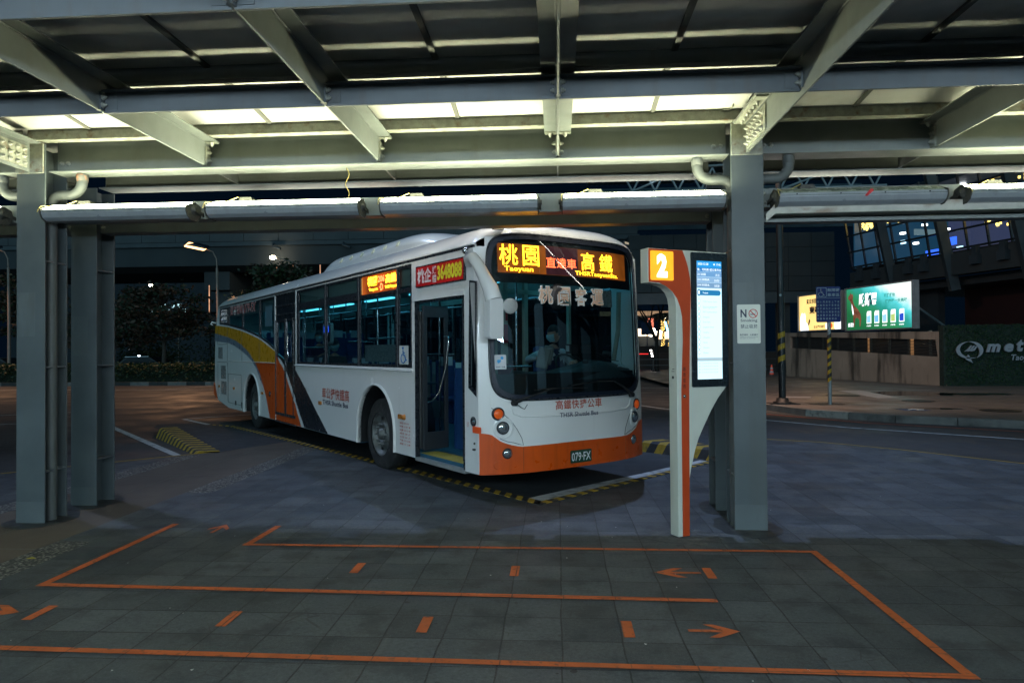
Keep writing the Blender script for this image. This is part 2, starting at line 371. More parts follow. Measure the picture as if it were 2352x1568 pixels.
sheet('concrete_path', [(-5.75, -6), (-4.4, -6), (-4.4, 11.68), (-4.95, 12.3), (-5.55, 11.1), (-5.75, 10.9)], 0, PATH, .05)
sheet('pebble_strip', [(-6.07, -6), (-5.75, -6), (-5.75, 10.9), (-6.07, 10.6)], 0, PEB, .05)
sheet('paving', [(-14, -6), (-6.07, -6), (-6.07, 10.6), (-7.65, 9.1), (-9.6, 6.9), (-14, 2.5)], 0, PAVE, .05)
for y in (-1.9, 2.1, 5.5, 8.9):      # joints cut across the concrete path
    sheet('path_joint', rect(-5.75, -4.4, y, y+.012), .003, SEAM)
sheet('path_joint', rect(-5.10, -5.088, -6, 11.0), .003, SEAM)
TONG = M('tongue_asphalt', (.035, .042, .05), .75, 0, .2, 2, .4, 80, dirt=(.03, .03, .03), damt=.5, dst=(1, 1, 1), dscale=3)
A().add([(-5.62, 11.02, .0), (-4.95, 12.3, .0), (-5.18, 12.55, .0), (-7.30, 14.75, .0), (-7.9, 14.95, .02), (-8.40, 14.5, .10), (-8.5, 14.0, .12), (-8.28, 13.5, .12), (-6.1, 11.45, .03)],
        [tuple(range(9))]).build('traffic_island_top', TONG, kind='structure')
sheet('bus_bay', [(-.18, 7.40), (-7.0, 14.6), (-8.3, 17.6), (-4.6, 20.6), (2.2, 10.5)], -.022, ASPHB)
def stripes(name, pts, wd, z, n, skew=0., duty=.5, mats=(MARKB, MARKY), h=.008):
    pts = [Vector((p[0], p[1], 0)) for p in pts]
    segs = [(pts[i+1]-pts[i]).length for i in range(len(pts)-1)]; tot = sum(segs)
    def P(s):
        s = max(0, min(tot, s))
        for i, l in enumerate(segs):
            if s <= l or i == len(segs)-1:
                d = (pts[i+1]-pts[i]).normalized(); return pts[i]+d*s, Vector((-d.y, d.x, 0))
            s -= l
    b = MB(); st = tot/n
    for i in range(n):
        for k, (s0, s1) in enumerate(((i*st, (i+duty)*st), ((i+duty)*st, (i+1)*st))):
            b.k = k
            a0, n0 = P(s0); a1, n1 = P(s1); c1, m1 = P(s1+skew); c0, m0 = P(s0+skew)
            zz = Vector((0, 0, z)); zt = Vector((0, 0, z+h)); q = [a0, a1, c1+m1*wd, c0+m0*wd]
            b.add([v+zz for v in q]+[v+zt for v in q], [(0, 3, 2, 1), (4, 5, 6, 7), (0, 1, 5, 4), (1, 2, 6, 5), (2, 3, 7, 6), (3, 0, 4, 7)])
    return b.build(name, list(mats), kind='structure')
stripes('kerb_stripes', [(-.20, 7.28)] + bay[1:] + [(-7.9, 14.98), (-8.45, 14.6)], -.13, .002, 58, .12)
stripes('kerb_stripes', [(-.20, 7.28), (1.49, 9.22), (2.33, 10.2)], .10, .002, 19, .0)
A().plate([[(-.20, 7.50), (1.42, 9.36), (2.25, 10.3), (2.12, 10.42), (1.27, 9.46), (-.38, 7.68)]], xy(-.018), 0).build('bay_line', MARKW, kind='structure')
def line(name, a, b_, wd, z, mat):
    a, b_ = Vector((*a, 0)), Vector((*b_, 0)); d = (b_-a).normalized(); n = Vector((-d.y, d.x, 0))*wd/2
    return A().add([tuple(v+Vector((0, 0, z))) for v in (a+n, a-n, b_-n, b_+n)], [(0, 1, 2, 3)]).build(name, mat, kind='structure')
line('road_line', (-10.2, 15.0), (-6.22, 10.80), .13, -.028, MARKW); line('road_line', (-6.22, 10.8), (-11.5, 20.5), .0, -.028, MARKW) if 0 else None
line('road_line', (-9.45, 16.71), (-8.13, 15.43), .12, -.028, MARKW); line('road_line', (-9.45, 16.71), (-6.6, 19.6), .10, -.028, MARKW)
line('road_line', (-60, 29.9), (20, 30.0), .16, -.028, MARKW); line('road_line', (-17.9, 30.1), (-17.4, 33.4), .12, -.028, MARKW)
line('road_line', (-18.5, 15.2), (-13.3, 19.2), .10, -.028, MARKW); line('road_line', (-18, 12.8), (-12.5, 15.9), .10, -.028, MARKW)
line('road_edge_line', (-9.5, 7.1), (-5.9, 10.78), .06, .003, MARKY)
REDL = M('red_line_paint', (.42, .10, .05), .7, 0, .2, 8, dirt=(.1, .06, .05), damt=.6, dst=(1, 1, 1))
def poly_line(name, pts, wd, z, mat):
    b = MB()
    for i in range(len(pts)-1):
        a, c = Vector((*pts[i], z)), Vector((*pts[i+1], z)); d = (c-a).normalized(); n = Vector((-d.y, d.x, 0))*wd/2
        b.add([a+n, a-n, c-n, c+n], [(0, 1, 2, 3)])
    return b.build(name, mat, kind='structure')
poly_line('red_line', [(3.6, 21.3), (5.3, 17.83), (6.87, 15.7), (9.15, 14.1), (13, 12.6)], .10, -.028, REDL)
poly_line('road_line', [(.5, 25), (3.2, 19), (4.86, 16.35), (6.09, 14.82), (8.39, 12.93), (13, 10.5)], .12, -.028, MARKW)
poly_line('road_edge_line', [(2.4, 10.45), (3.1, 12.0), (3.72, 12.72), (4.62, 12.28), (5.5, 11.42), (6.56, 10.06)], .05, .003, MARKY)
# far pavement with its kerb
kb = [(5.0, 24), (5.25, 21), (5.65, 19.1), (6.15, 17.45), (7.55, 15.85), (9.55, 14.65), (14, 13.0), (26, 11)]
sheet('sidewalk', kb + [(40, 11), (40, 60), (4.0, 60)], .12, SIDEW)
b = MB()
for i in range(len(kb)-1):
    a, c = Vector((*kb[i], 0)), Vector((*kb[i+1], 0)); L = (c-a).length; n_ = max(1, int(L/.9)); d = (c-a).normalized(); nn = Vector((-d.y, d.x, 0))
    for j in range(n_):
        p0, p1 = a+d*(L*j/n_+.008), a+d*(L*(j+1)/n_-.008); b.k = (i+j) % 3 == 0
        b.add([v+Vector((0, 0, z)) for z in (-.035, .124) for v in (p0-nn*.02*(z < 0), p1-nn*.02*(z < 0), p1+nn*.22, p0+nn*.22)],
              [(0, 3, 2, 1), (4, 5, 6, 7), (0, 1, 5, 4), (1, 2, 6, 5), (2, 3, 7, 6), (3, 0, 4, 7)])
b.build('kerb', [KERB, M('kerb_pale', (.30, .29, .27), .8, 0, .2, 4, dirt=(.05, .05, .05), damt=.6, dst=(1, 1, 1))], kind='structure')
PALE = M('pale_slab', (.36, .34, .35), .5, 0, .1, 3)
sheet('pavement_patch', [(9.97, 25.1), (10.8, 25.23), (10.36, 21.44), (9.63, 21.28)], .124, PALE)
sheet('pavement_patch', [(7.0, 22.2), (7.9, 22.0), (7.75, 21.5), (6.9, 21.7)], .124, PALE)
WET = M('puddle_water', (.02, .022, .025), .04, 0, .1, 2)
for cx, cy, rx, ry in ((11.6, 23.4, 1.3, 1.2), (13.4, 23.0, 1.2, .5), (7.3, 19.2, .5, .35), (9.2, 17.6, .8, .25)):
    random.seed(int(cx*10)); k = [(1+random.uniform(-.25, .25)) for _ in range(24)]
    sheet('puddle', [(cx+rx*k[i]*math.cos(i*math.pi/12), cy+ry*k[i]*math.sin(i*math.pi/12)) for i in range(24)], .1235, WET)
IRON = M('cast_iron', (.03, .03, .032), .5, .6, .2, 10, .6, 30)
for cx, cy, r, z in ((10.2, 20.1, .42, .127), (10.5, 17.0, .42, .127), (9.1, 22.5, .5, .127)):
    A().plate([circ(cx, cy, r)], xy(z), .006).build('manhole_cover', IRON, kind='structure')
A().plate([rect(8.35, 8.95, 17.05, 17.55)], xy(.125), 0).build('accessible_space_marking', M('blue_marking', (.03, .07, .17), .6), kind='structure')
t_ = MB(); t_.tube([(8.5, 17.2, .128), (8.7, 17.42, .128), (8.85, 17.2, .128), (8.65, 17.1, .128)], .02, 5); t_.build('accessible_space_marking', MARKW, kind='structure')
# queue lines and arrows taped on the paving
Z = .005
for a, c, wd in (((-3.68, 6.37), (-3.68, 4.63), .065), ((-3.71, 4.66), (1.03, 4.56), .06), ((-2.65, 6.33), (-2.665, 5.68), .06), ((-2.70, 5.705), (2.086, 5.685), .05),
                 ((2.056, 5.71), (2.047, 3.545), .06), ((-5.2, 3.68), (2.08, 3.572), .055)):
    line('queue_line', a, c, wd, Z if abs(a[0]-c[0]) < .2 else Z+.002, MARKO)
for x, y in ((-1.53, 5.13), (-.33, 5.11), (1.10, 5.12), (-2.04, 4.12), (-.81, 4.09), (.40, 4.08), (-3.30, 4.16)):
    line('queue_dash', (x, y+.118), (x, y-.118), .065, Z, MARKO)
def arrow(x, y, ang, s=.38):
    pts = [(-.5, -.055), (.14, -.055), (-.16, -.31), (.04, -.31), (.5, 0), (.04, .31), (-.16, .31), (.14, .055), (-.5, .055)]
    c_, s_ = math.cos(R(ang)), math.sin(R(ang))
    A().plate([[(x+(a*c_-b*s_)*s, y+(a*s_+b*c_)*s) for a, b in pts]], xy(Z), 0).build('painted_arrow', MARKO, kind='structure')
arrow(.87, 5.12, 180, .34); arrow(.90, 4.075, 0, .30); arrow(-3.17, 6.21, 90, .30); arrow(-3.62, 4.16, 0, .36)
# big raised striped kerb ends
def kerb_bar(name, A0, B0, w0, hA, hB, n, label, side=1):
    A0, B0 = Vector((*A0, 0)), Vector((*B0, 0)); d = B0-A0; nn = Vector((-d.y, d.x, 0)).normalized()*side
    r = E(name, label, 'kerb', tuple(A0)); b = MB()
    for i in range(n):
        b.k = i % 2; t0, t1 = i/n, (i+1)/n
        vs = []
        for t_ in (t0, t1):
            h = lerp(hA, hB, t_); p = A0+d*t_
            sl = d.normalized()*(.10)
            vs += [p+Vector((0, 0, -.034)), p+nn*.05+sl*h*4+Vector((0, 0, h*.8)), p+nn*.09+sl*h*5+Vector((0, 0, h)), p+nn*w0+sl*2.2+Vector((0, 0, h+.004)), p+nn*w0+Vector((0, 0, -.034))]
        b.add(vs, [(0, 1, 6, 5), (1, 2, 7, 6), (2, 3, 8, 7), (3, 4, 9, 8), (4, 0, 5, 9)] + ([(4, 3, 2, 1, 0)] if i == 0 else []) + ([(5, 6, 7, 8, 9)] if i == n-1 else []))
    b.build('kerb_body', [MARKY, MARKB], r); return r
kerb_bar('striped_kerb', (-7.95, 13.05), (-5.95, 10.85), .34, .17, .02, 25, 'raised kerb with slanting yellow and black stripes tapering to the path left of the bus', 1).children
kerb_bar('striped_kerb', (1.30, 11.35), (2.45, 10.28), .40, .15, .15, 10, 'thick kerb end with broad yellow and black stripes right of the bus', 1)
sheet('traffic_island_top', [(1.6, 11.65), (2.7, 10.6), (3.6, 12.6), (2.9, 13.4)], .02, TONG)
# litter specks
rs = random.Random(21); s = MB()
for i in range(46):
    x, y = rs.uniform(-4, 5), rs.uniform(3.2, 9)
    r = rs.uniform(.004, .010); a = rs.uniform(0, 3)
    s.add([(x+r*math.cos(a+k*1.571)*(1 if k % 2 else .6), y+r*math.sin(a+k*1.571), .006+.003*(k % 2)) for k in range(4)], [(0, 1, 2, 3)])
s.build('litter', M('paper_scrap', (.6, .6, .58), .8), kind='stuff')
s = MB()
for i in range(150):
    x, y, r = rs.uniform(-4, 7), rs.uniform(2.6, 9.5), rs.uniform(.008, .022); n_ = 7
    if y > 9.2-1.25*abs(x+.2)*(x < -.2): pass
    s.add([(x+r*(1+.25*math.sin(k*2.1+i))*math.cos(k*.8976), y+r*math.sin(k*.8976), .0052) for k in range(7)], [tuple(range(7))])
s.build('gum_spots', M('old_gum', (.016, .017, .018), .5), kind='stuff')
LITT = M('dry_leaf', (.45, .38, .06), .7)
for i, (x, y) in enumerate([(-4.25, 5.25)]):
    A().add([(x-.04, y, .004), (x, y-.02, .006), (x+.05, y+.005, .004), (x, y+.025, .01)], [(0, 1, 2, 3)]).build('fallen_leaf', LITT, label='small yellow leaf lying on the pebble strip', cat='leaf')

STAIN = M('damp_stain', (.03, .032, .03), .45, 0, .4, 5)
# ================================================================ canopy
RX = [-5.14+1.72*k for k in range(-2, 8)]
can = E('bus_canopy', 'grey painted steel bus stop canopy of bolted beams over the paved platform', 'canopy', (1.74, 6.5, 0))
bz = .002
def bolt(parent, p, ax, r=.016, mat=BOLT):
    b = MB(); b.lathe(p, ax, [(0, r*1.5), (.006, r*1.5), (.0062, r), (.024, r), (.0242, r*.55), (.036, r*.5)], 6); b.build('bolt', mat, parent)
for x in (-5.14, 1.745, 8.62):
    for y, front in ((6.35, True), (7.10, False)):
        c = MB(); x0, x1 = x-.145, x+.145
        top = 3.70 if front else 3.45
        c.box(x0, x1, y, y+.018, 0, top); c.box(x0, x1, y+.292, y+.31, 0, top)
        c.box(x-.008, x+.008, y+.018, y+.292, 0, top)
        co_ = c.build('column', STEELC, can, bev=bz)
        s = MB(); s.box(x0-.001, x1+.001, y-.0015, y+.0, .0, .23+.03*math.sin(x*9+y)); s.build('repaint_patch', STEELP, co_)
        s = MB(); s.box(x0+.02, x0+.19, y-.001, y, 1.62+.2*front, 2.05+.2*front); s.build('repaint_patch', STEELP, co_)
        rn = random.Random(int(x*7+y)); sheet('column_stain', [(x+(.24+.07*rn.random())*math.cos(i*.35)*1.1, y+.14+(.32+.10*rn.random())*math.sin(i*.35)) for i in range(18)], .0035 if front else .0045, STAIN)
        for z in (.49, 1.51, 2.55):
            for sx in (-1, 1):
                s = MB(); s.box(min(x+sx*.008, x+sx*.143), max(x+sx*.008, x+sx*.143), y+.018, y+.292, z, z+.014); s.build('stiffener', STEELD, co_)
    # drain pipes
    for sx in (-1, 1):
        px = x+sx*.075
        if front and False: pass
        g = MB(); gx = x+sx*.42
        pts = [(gx, 6.50, 3.44), (gx, 6.50, 3.36)]
        for i in range(1, 7):
            t = R(90*i/6); pts.append((gx-sx*(.13-.13*math.cos(t)), 6.50, 3.36-.13*math.sin(t)))
        ex = x+sx*.20
        pts.append((ex+sx*.02, 6.50, 3.23))
        for i in range(1, 6):
            t = R(90*i/5); pts.append((ex-sx*.10*math.sin(t), 6.50, 3.23-.10*(1-math.cos(t))))
        pts += [(pts[-1][0], 6.50, 2.0), (pts[-1][0], 6.50, .0)]
        g.tube(pts, .048, 14); dp = g.build('drain_pipe', PIPE, can)
        s = MB(); s.lathe((gx, 6.5, 3.43), (0, 0, -1), [(0, .054), (.06, .054), (.061, .049)], 14); s.lathe((gx, 6.5, 3.37), (0, 0, -1), [(0, .05), (.006, .051), (.012, .05)], 14)
        s.build('pipe_collar', M('rusty_collar', (.10, .10, .09), .6, 0, .2, 20, dirt=(.35, .12, .03), damt=.9, dth=.5, dst=(1, 1, 1), dscale=20) if (x < 0 and sx > 0) else PIPE, dp)
cols = (-12.02, -5.14, 1.745, 8.62, 15.5)
for i in range(len(cols)-1):
    a, c = cols[i]+.15, cols[i+1]-.15
    for nm, y0, zb, zt in (('eave_beam', 6.40, 3.44, 3.78), ('outer_beam', 7.13, 3.45, 3.79)):
        s = MB(); s.box(a, c, y0, y0+.24, zb, zb+.012); s.box(a, c, y0, y0+.24, zt-.012, zt); s.box(a+.0, c, y0+.114, y0+.126, zb+.012, zt-.012)
        bo = s.build(nm, STEEL, can, bev=bz)
        if nm == 'eave_beam':
            for bx in (a+.05, a+.115, c-.05, c-.115): bolt(bo, (bx, y0+.114, 3.55), (0, -1, 0))
    for nm, y0, y1, zb, zt in (('lamp_beam', 6.50, 6.66, 2.965, 3.14), ('outer_lamp_beam', 7.16, 7.34, 2.965, 3.085)):
        s = MB(); s.box(a, c, y0, y0+.012, zb, zt); s.box(a, c, y0+.012, y1, zt-.012, zt); s.box(a, c, y0+.012, y1, zb, zb+.012); lb = s.build(nm, STEEL if y0 < 7 else STEELD, can, bev=bz)
        for bx in (a+.035, c-.035):
            for z in ((3.01, 3.09) if y0 < 7 else (3.02,)): bolt(lb, (bx, y0, z), (0, -1, 0), .018)
    s = MB(); s.box(a-.12, c+.12, 6.27, 6.285, 3.725, 3.815); s.box(a-.12, c+.12, 6.285, 6.39, 3.725, 3.735); s.tube([(a-.12, 6.262, 3.716), (c+.12, 6.262, 3.716)], .009, 8)
    s.build('gutter', WELD, can)
    s = MB(); s.add([(a-.1, 5.72, 3.871), (c+.1, 5.72, 3.871), (c+.1, 6.272, 3.813), (a-.1, 6.272, 3.813)], [(0, 1, 2, 3)]); s.build('roof_edge_sheet', PANEL, can)
# rafters: T section, web down, wide flange on top
for k, x in enumerate(RX):
    main = k in (2, 6)
    zb = 3.425 if main else 3.475
    y0, y1 = -2.2, (6.345 if main else 6.505)
    s = MB(); s.plate([[(y0, 3.50), (3.2, zb), (y1, zb), (y1, 3.70), (y0, 3.70)]], plx(x-.007), .014)
    s.box(x-.125, x+.125, y0, y1-.02, 3.70, 3.714)
    s.tube([(x-.013, y0, 3.694), (x-.013, y1-.05, 3.694)], .006, 6, False); s.tube([(x+.013, y0, 3.694), (x+.013, y1-.05, 3.694)], .006, 6, False)
    rf = s.build('rafter', STEEL, can, bev=.0015)
    s = MB(); s.box(x-.006, x+.006, 6.66, 7.13, 3.46, 3.62); s.box(x-.06, x+.06, 6.66, 7.2, 3.70, 3.71); s.build('rafter_tail', STEEL, rf)
    if main:
        s = MB()
        s.plate([rect(5.72, 6.28, 3.455, 3.665)], plx(x-.0075, -1), .012); s.plate([rect(5.72, 6.28, 3.455, 3.665)], plx(x+.0075, 1), .012)
        s.box(x-.12, x-.02, 5.62, 6.3, 3.688, 3.70); s.box(x-.14, x+.14, 6.325, 6.345, zb-.01, 3.71)
        sp = s.build('splice_plate', WELD, rf)
        for sy in (-1, 1):
            for i in range(6):
                for j in range(3):
                    bolt(sp, (x+sy*.0195, 6.24-i*.088, 3.49+j*.068), (sy, 0, 0), .014)
        for i in range(6): bolt(sp, (x-.07, 6.22-i*.095, 3.688), (0, 0, -1), .014)
    else:
        s = MB(); s.box(x-.022, x-.008, 6.42, 6.505, zb-.005, 3.66); s.box(x+.008, x+.022, 6.42, 6.505, zb-.005, 3.66); s.box(x-.12, x+.12, 6.40, 6.47, 3.690, 3.699)
        cl = s.build('end_cleat', WELD, rf)
        for z in (3.52, 3.60):
            bolt(cl, (x+.022, 6.455, z), (1, 0, 0), .018); bolt(cl, (x-.022, 6.455, z), (-1, 0, 0), .018)
        for sx in (-.07, .07): bolt(cl, (x+sx, 6.43, 3.690), (0, 0, -1), .018)
# beams between the rafters and purlins above them
for k in range(len(RX)-1):
    a, c = RX[k]+.008, RX[k+1]-.008
    for y in (4.93, 3.49, 2.05, .6, -.85):
        s = MB(); s.box(a, c, y, y+.010, 3.465, 3.618); s.box(a+.01, c-.01, y-.045, y+.09, 3.618, 3.628); s.box(a, c, y+.01, y+.022, 3.465, 3.472)
        bm_ = s.build('cross_beam', STEELD, can, bev=.0015)
        for sx, ex in ((1, a), (-1, c)):
            s = MB(); s.box(min(ex, ex+sx*.012), max(ex, ex+sx*.012), y-.05, y+.0, 3.475, 3.612); s.box(min(ex+sx*.02, ex+sx*.11), max(ex+sx*.02, ex+sx*.11), y-.008, y, 3.485, 3.60)
            s.build('end_plate', STEELD, bm_)
            if y > 4.9 and sx > 0:
                s = MB(); s.add([(a, 5.02, 3.630), (c, 5.02, 3.630), (c, 5.175, 3.692), (a, 5.175, 3.692), (a, 5.198, 3.701), (c, 5.198, 3.701), (c, 5.38, 3.774), (a, 5.38, 3.774)], [(0, 1, 2, 3), (4, 5, 6, 7)]); s.build('light_baffle', STEELD, bm_)  # added slit plates that keep tube light off the roof sheets beyond
            if y > 3:
                for z in (3.515, 3.575): bolt(bm_, (ex+sx*.012, y-.028, z), (sx, 0, 0), .016)
for y in (5.10, 3.66, 2.22, .77, -.68):
    s = MB(); s.box(-9, 9, y, y+.008, 3.765, 3.872); s.box(-9, 9, y+.008, y+.09, 3.765, 3.771)
    s.build('purlin', STEELD, can)
px_ = [-2.69+1.787*k for k in range(-4, 8)]
for k in range(len(px_)-1):
    s = MB(); s.box(px_[k]+.004, px_[k+1]-.004, -2.3, 7.46, 3.874, 3.90); s.build('roof_sheet', PANEL, can)
for x in px_:
    s = MB(); s.box(x-.022, x+.022, -2.3, 5.74, 3.852, 3.8735); s.bar((x, 5.74, 3.860), (x, 6.262, 3.806), .04, .014); s.build('roof_seam', SEAM, can)
for x in (1.745, -5.14):   # little dark clip at the gutter end
    s = MB(); s.box(x-.24, x-.16, 6.24, 6.26, 3.80, 3.85); s.box(x-.17, x-.16, 6.16, 6.26, 3.80, 3.85); s.build('gutter_clip', WELD, can)
s = MB(); s.plate([[(1.905, 2.80), (1.905, 2.87), (1.99, 2.965), (9, 2.965), (9, 2.875), (1.99, 2.875)]], ply(6.33), .006); s.box(1.95, 9, 6.336, 6.50, 2.872, 2.878)
s.build('cable_tray', RUST, can)
s = MB(); s.box(1.9, 9, 6.42, 6.56, 2.81, 2.83); s.box(1.9, 9, 6.56, 6.57, 2.83, 2.94); s.build('cable_tray_bracket', STEEL, can)

# ================================================================ light fixtures hanging on the lamp beam
def fill_row():      # unseen fill lamps and their beam, added behind the camera to light the bus lane
    s = MB()
    for i in range(len(cols)-1): s.box(cols[i]+.15, cols[i+1]-.15, -2.3, -2.14, 2.95, 3.12)
    s.build('fill_lamp_beam', STEEL, can)
    for x0 in (-6.6, -4.9, -3.2, -1.5, .2, 1.9, 3.6, 5.3):
        t = E('light_fixture', 'added fill light, unseen behind the camera', 'light fixture', (x0+.7, -2.0, 3.0), 0, 'added fill lights behind the camera')
        s = MB(); s.plate([[(-2.12, 2.93), (-2.0, 2.90), (-1.93, 2.95), (-2.02, 3.14), (-2.12, 3.14)]], plx(x0), 1.44); s.box(x0, x0+1.44, -2.12, -1.74, 3.142, 3.15); s.build('housing', HOUS, t)
        s = MB(); s.plate([[(-1.925, 2.955), (-2.015, 3.14), (-2.010, 3.143), (-1.92, 2.958)]], plx(x0+.02), 1.40); s.build('diffuser', TUBEB, t)
def outer_row():     # lamps on the far side of the outer beam, over the bus lane
    for k, x0 in enumerate((-4.9, -3.2, -1.5, .1, 2.1, 3.8)):
        t = E('light_fixture', 'lit tube light on the far side of the outer beam', 'light fixture', (x0+.7, 7.4, 3.0), 0, 'tube lights on the far side of the outer beam')
        s = MB(); s.plate([[(7.345, 3.06), (7.43, 3.055), (7.52, 3.07), (7.40, 3.16), (7.345, 3.16)]], plx(x0), 1.44); s.build('housing', HOUS, t)
        s = MB(); s.plate([[(7.525, 3.075), (7.405, 3.162), (7.408, 3.166), (7.528, 3.079)]], plx(x0+.02), 1.40); s.build('diffuser', TUBEO, t)
def fixture(x0, x1, on, label):
    t = E('light_fixture', label, 'light fixture', ((x0+x1)/2, 6.33, 3.0), 0, 'tube light fixtures along the canopy beam')
    prof = [(6.215, 3.032), (6.212, 2.995), (6.235, 2.955), (6.285, 2.93), (6.40, 2.93), (6.455, 2.965), (6.47, 3.03), (6.45, 3.07), (6.374, 3.097), (6.366, 3.090), (6.222, 3.028)]
    s = MB(); s.plate([prof], plx(x0), x1-x0); h = s.build('housing', HOUS, t, bev=.003)
    s = MB(); s.box(x0, x1, 6.2085, 6.2115, 3.008, 3.011)
    for i in range(4): s.lathe((x0+.15+i*(x1-x0-.3)/3, 6.213, 3.020), (0, -1, 0), [(0, .007), (.004, .006)], 8)
    s.build('trim', GASKET, h)
    s = MB(); s.plate([[(6.222, 3.034), (6.362, 3.094), (6.358, 3.100), (6.218, 3.040)]], plx(x0+.018), x1-x0-.036); s.build('diffuser', TUBE if on else TUBEOFF, t)
    for ex, sx in ((x0, -1), (x1, 1)):
        s = MB(); s.plate([[(6.205, 3.04), (6.203, 2.99), (6.23, 2.945), (6.285, 2.92), (6.41, 2.92), (6.465, 2.96), (6.48, 3.03), (6.46, 3.075), (6.365, 3.10)]], plx(ex, sx), .008)
        s.lathe((ex+sx*.008, 6.335, 3.02), (sx, 0, 0), [(0, .05), (.01, .048), (.011, .025), (.03, .022)], 16); s.bar((ex+sx*.022, 6.335, 3.02), (ex+sx*.022, 6.50, 3.0), .008, .035)
        s.build('end_cap', JBOX, t)
    bx = x0+.30
    s = MB(); s.plate([[(bx-.07, 3.09), (bx-.05, 3.145), (bx+.06, 3.145), (bx+.09, 3.09)]], ply(6.39), .09); s.build('junction_box', JBOX, t)
    s = MB(); pts = []
    for i in range(15):
        u = i/14; pts.append((lerp(bx-.06, x0-.01, u**.8) - .075*math.sin(math.pi*u), 6.38-.20*u+.0, lerp(3.145, 3.0, u)-.03*math.sin(2*math.pi*u)))
    s.tube(pts, .005, 6); s.build('cable', CABLE, t)
for x0, x1, on, lab in ((-6.9, -5.44, 1, 'lit tube light fixture cut off by the left edge of the picture'),
                        (-4.93, -3.49, 1, 'lit tube light fixture right next to the left column pair'),
                        (-3.30, -1.84, 1, 'lit tube light fixture second to the right of the left column pair'),
                        (-1.63, -.17, 1, 'lit tube light fixture straight above the open door end of the bus'),
                        (.06, 1.52, 1, 'lit tube light fixture directly left of the right column'),
                        (1.99, 3.43, 0, 'dark tube light fixture that is switched off, right of the right column'),
                        (3.63, 5.09, 1, 'lit tube light fixture at the right edge of the picture')):
    fixture(x0, x1, on, lab)
fill_row(); outer_row()
s = MB(); s.add([(2.72, 6.205, 2.99), (2.74, 6.205, 2.985), (2.80, 6.205, 3.035), (2.79, 6.205, 3.05), (2.77, 6.205, 3.05)], [(0, 1, 2, 3, 4)]); s.build('sticker', M('red_tape', (.5, .01, .01), .5), label='small red tape sticker on the dark tube light', cat='sticker')
s = MB(); pts = [(-1.1, 6.52, 3.14+(.3*i/10)) for i in range(11)]; s.tube([(-2.03+.02*math.sin(i), 6.52, 3.14+.3*i/10) for i in range(11)], .004, 5); s.build('hanging_wire', CABLE, label='thin frayed wire hanging under the eave beam', cat='wire')
# ================================================================ the bus  (local frame: x across from the door side, y towards the rear, z up)
BP = Vector((-.862, 7.394, 0)); BR = R(39)
bus = E('city_bus', 'white and orange city bus with its front door open and a lit amber display', 'bus', tuple(BP), BR)
def bb(mb, name, mat, parent=None, **k): return mb.build(name, mat, parent if parent is not None else bus, world=False, **k)
def U(v, z=1.):
    s = min(abs((v-1.25)/1.25), 1.0)
    return -.22*(1-s**3.2) + max(0, z-1.0)*.05
def fr(off=0.): return lambda v, z: (v, U(v, z)+off, z)          # a point of the bowed front, off>0 is behind the surface
def sdf(u, z, d): return (-d, u, z)
def side_map(x): return lambda a, b, d: (x-d, a, b)
def ribbon(mb, vs, zb, zt, off, nz=1, smooth=True):
    rows = []
    for v in vs:
        b_, t_ = zb(v), max(zb(v)+1e-4, zt(v)); rows.append([(v, U(v, lerp(b_, t_, i/nz))+off, lerp(b_, t_, i/nz)) for i in range(nz+1)])
    n = nz+1; V = [p for r in rows for p in r]
    F = [(i*n+j, (i+1)*n+j, (i+1)*n+j+1, i*n+j+1) for i in range(len(rows)-1) for j in range(nz)]
    return mb.add(V, F, smooth)
def vsamp(a, b, n, dense=True):
    if not dense: return [lerp(a, b, i/n) for i in range(n+1)]
    return [lerp(a, b, .5-.5*math.cos(math.pi*i/n)) for i in range(n+1)]
def arch(cu, cz, r, n=20): return [(cu-r*math.cos(math.pi*i/n), cz+r*math.sin(math.pi*i/n)) for i in range(n+1)]
FW_U, RW_U, WZ = 2.72, 9.30, .475
# near side skin
def afn(cu):
    a = arch(cu, .55, .62); return [(cu-.62, .30)] + a + [(cu+.62, .30)]
outer = [(0, .30), (.285, .30), (.285, 2.30), (1.49, 2.30), (1.49, .30)] + afn(FW_U) + [(6.27, .30), (6.27, 2.77), (7.53, 2.77), (7.53, .30)] + afn(RW_U) + \
        [(11.40, .29), (12.66, .43), (12.98, .86), (12.90, 2.2), (12.62, 2.72), (12.45, 2.83), (.09, 2.83), (0, 1.0)]
hole_s = [(.035, 1.14), (.035, 2.41), (.17, 2.43), (.205, 1.235)]
hole_m = rect(1.575, 6.22, 1.43, 2.765)
curve_top = [(7.58, 1.68), (8.14, 1.84), (8.73, 1.97), (9.4, 2.07), (10.14, 2.17), (11.43, 2.30), (12.45, 2.37)]
hole_r = curve_top + [(12.45, 2.765), (7.58, 2.765)]
s = MB(); s.plate([outer, hole_s, hole_m, hole_r], side_map(0), -.045); body = bb(s, 'body_side', WHITE)
# far side skin
s = MB(); s.plate([[(0, .30)] + afn(FW_U) + afn(RW_U) + [(11.40, .29), (12.66, .43), (12.98, .86), (12.90, 2.2), (12.45, 2.83), (.09, 2.83), (0, 1.0)], rect(.5, 3.3, 1.2, 2.7), rect(3.5, 7.3, 1.43, 2.7), rect(7.6, 12.3, 1.6, 2.7)], side_map(2.5), .045)
bb(s, 'body_side', WHITE)
s = MB(); s.box(2.47, 2.474, .4, 12.4, 1.2, 2.7); bb(s, 'far_window_glass', GLASS)
s = MB()
for u in (3.3, 4.7, 6.0, 7.4, 8.8, 10.2, 11.4): s.box(2.44, 2.468, u, u+.06, 1.2, 2.72)
bb(s, 'far_window_frame', GASKET)
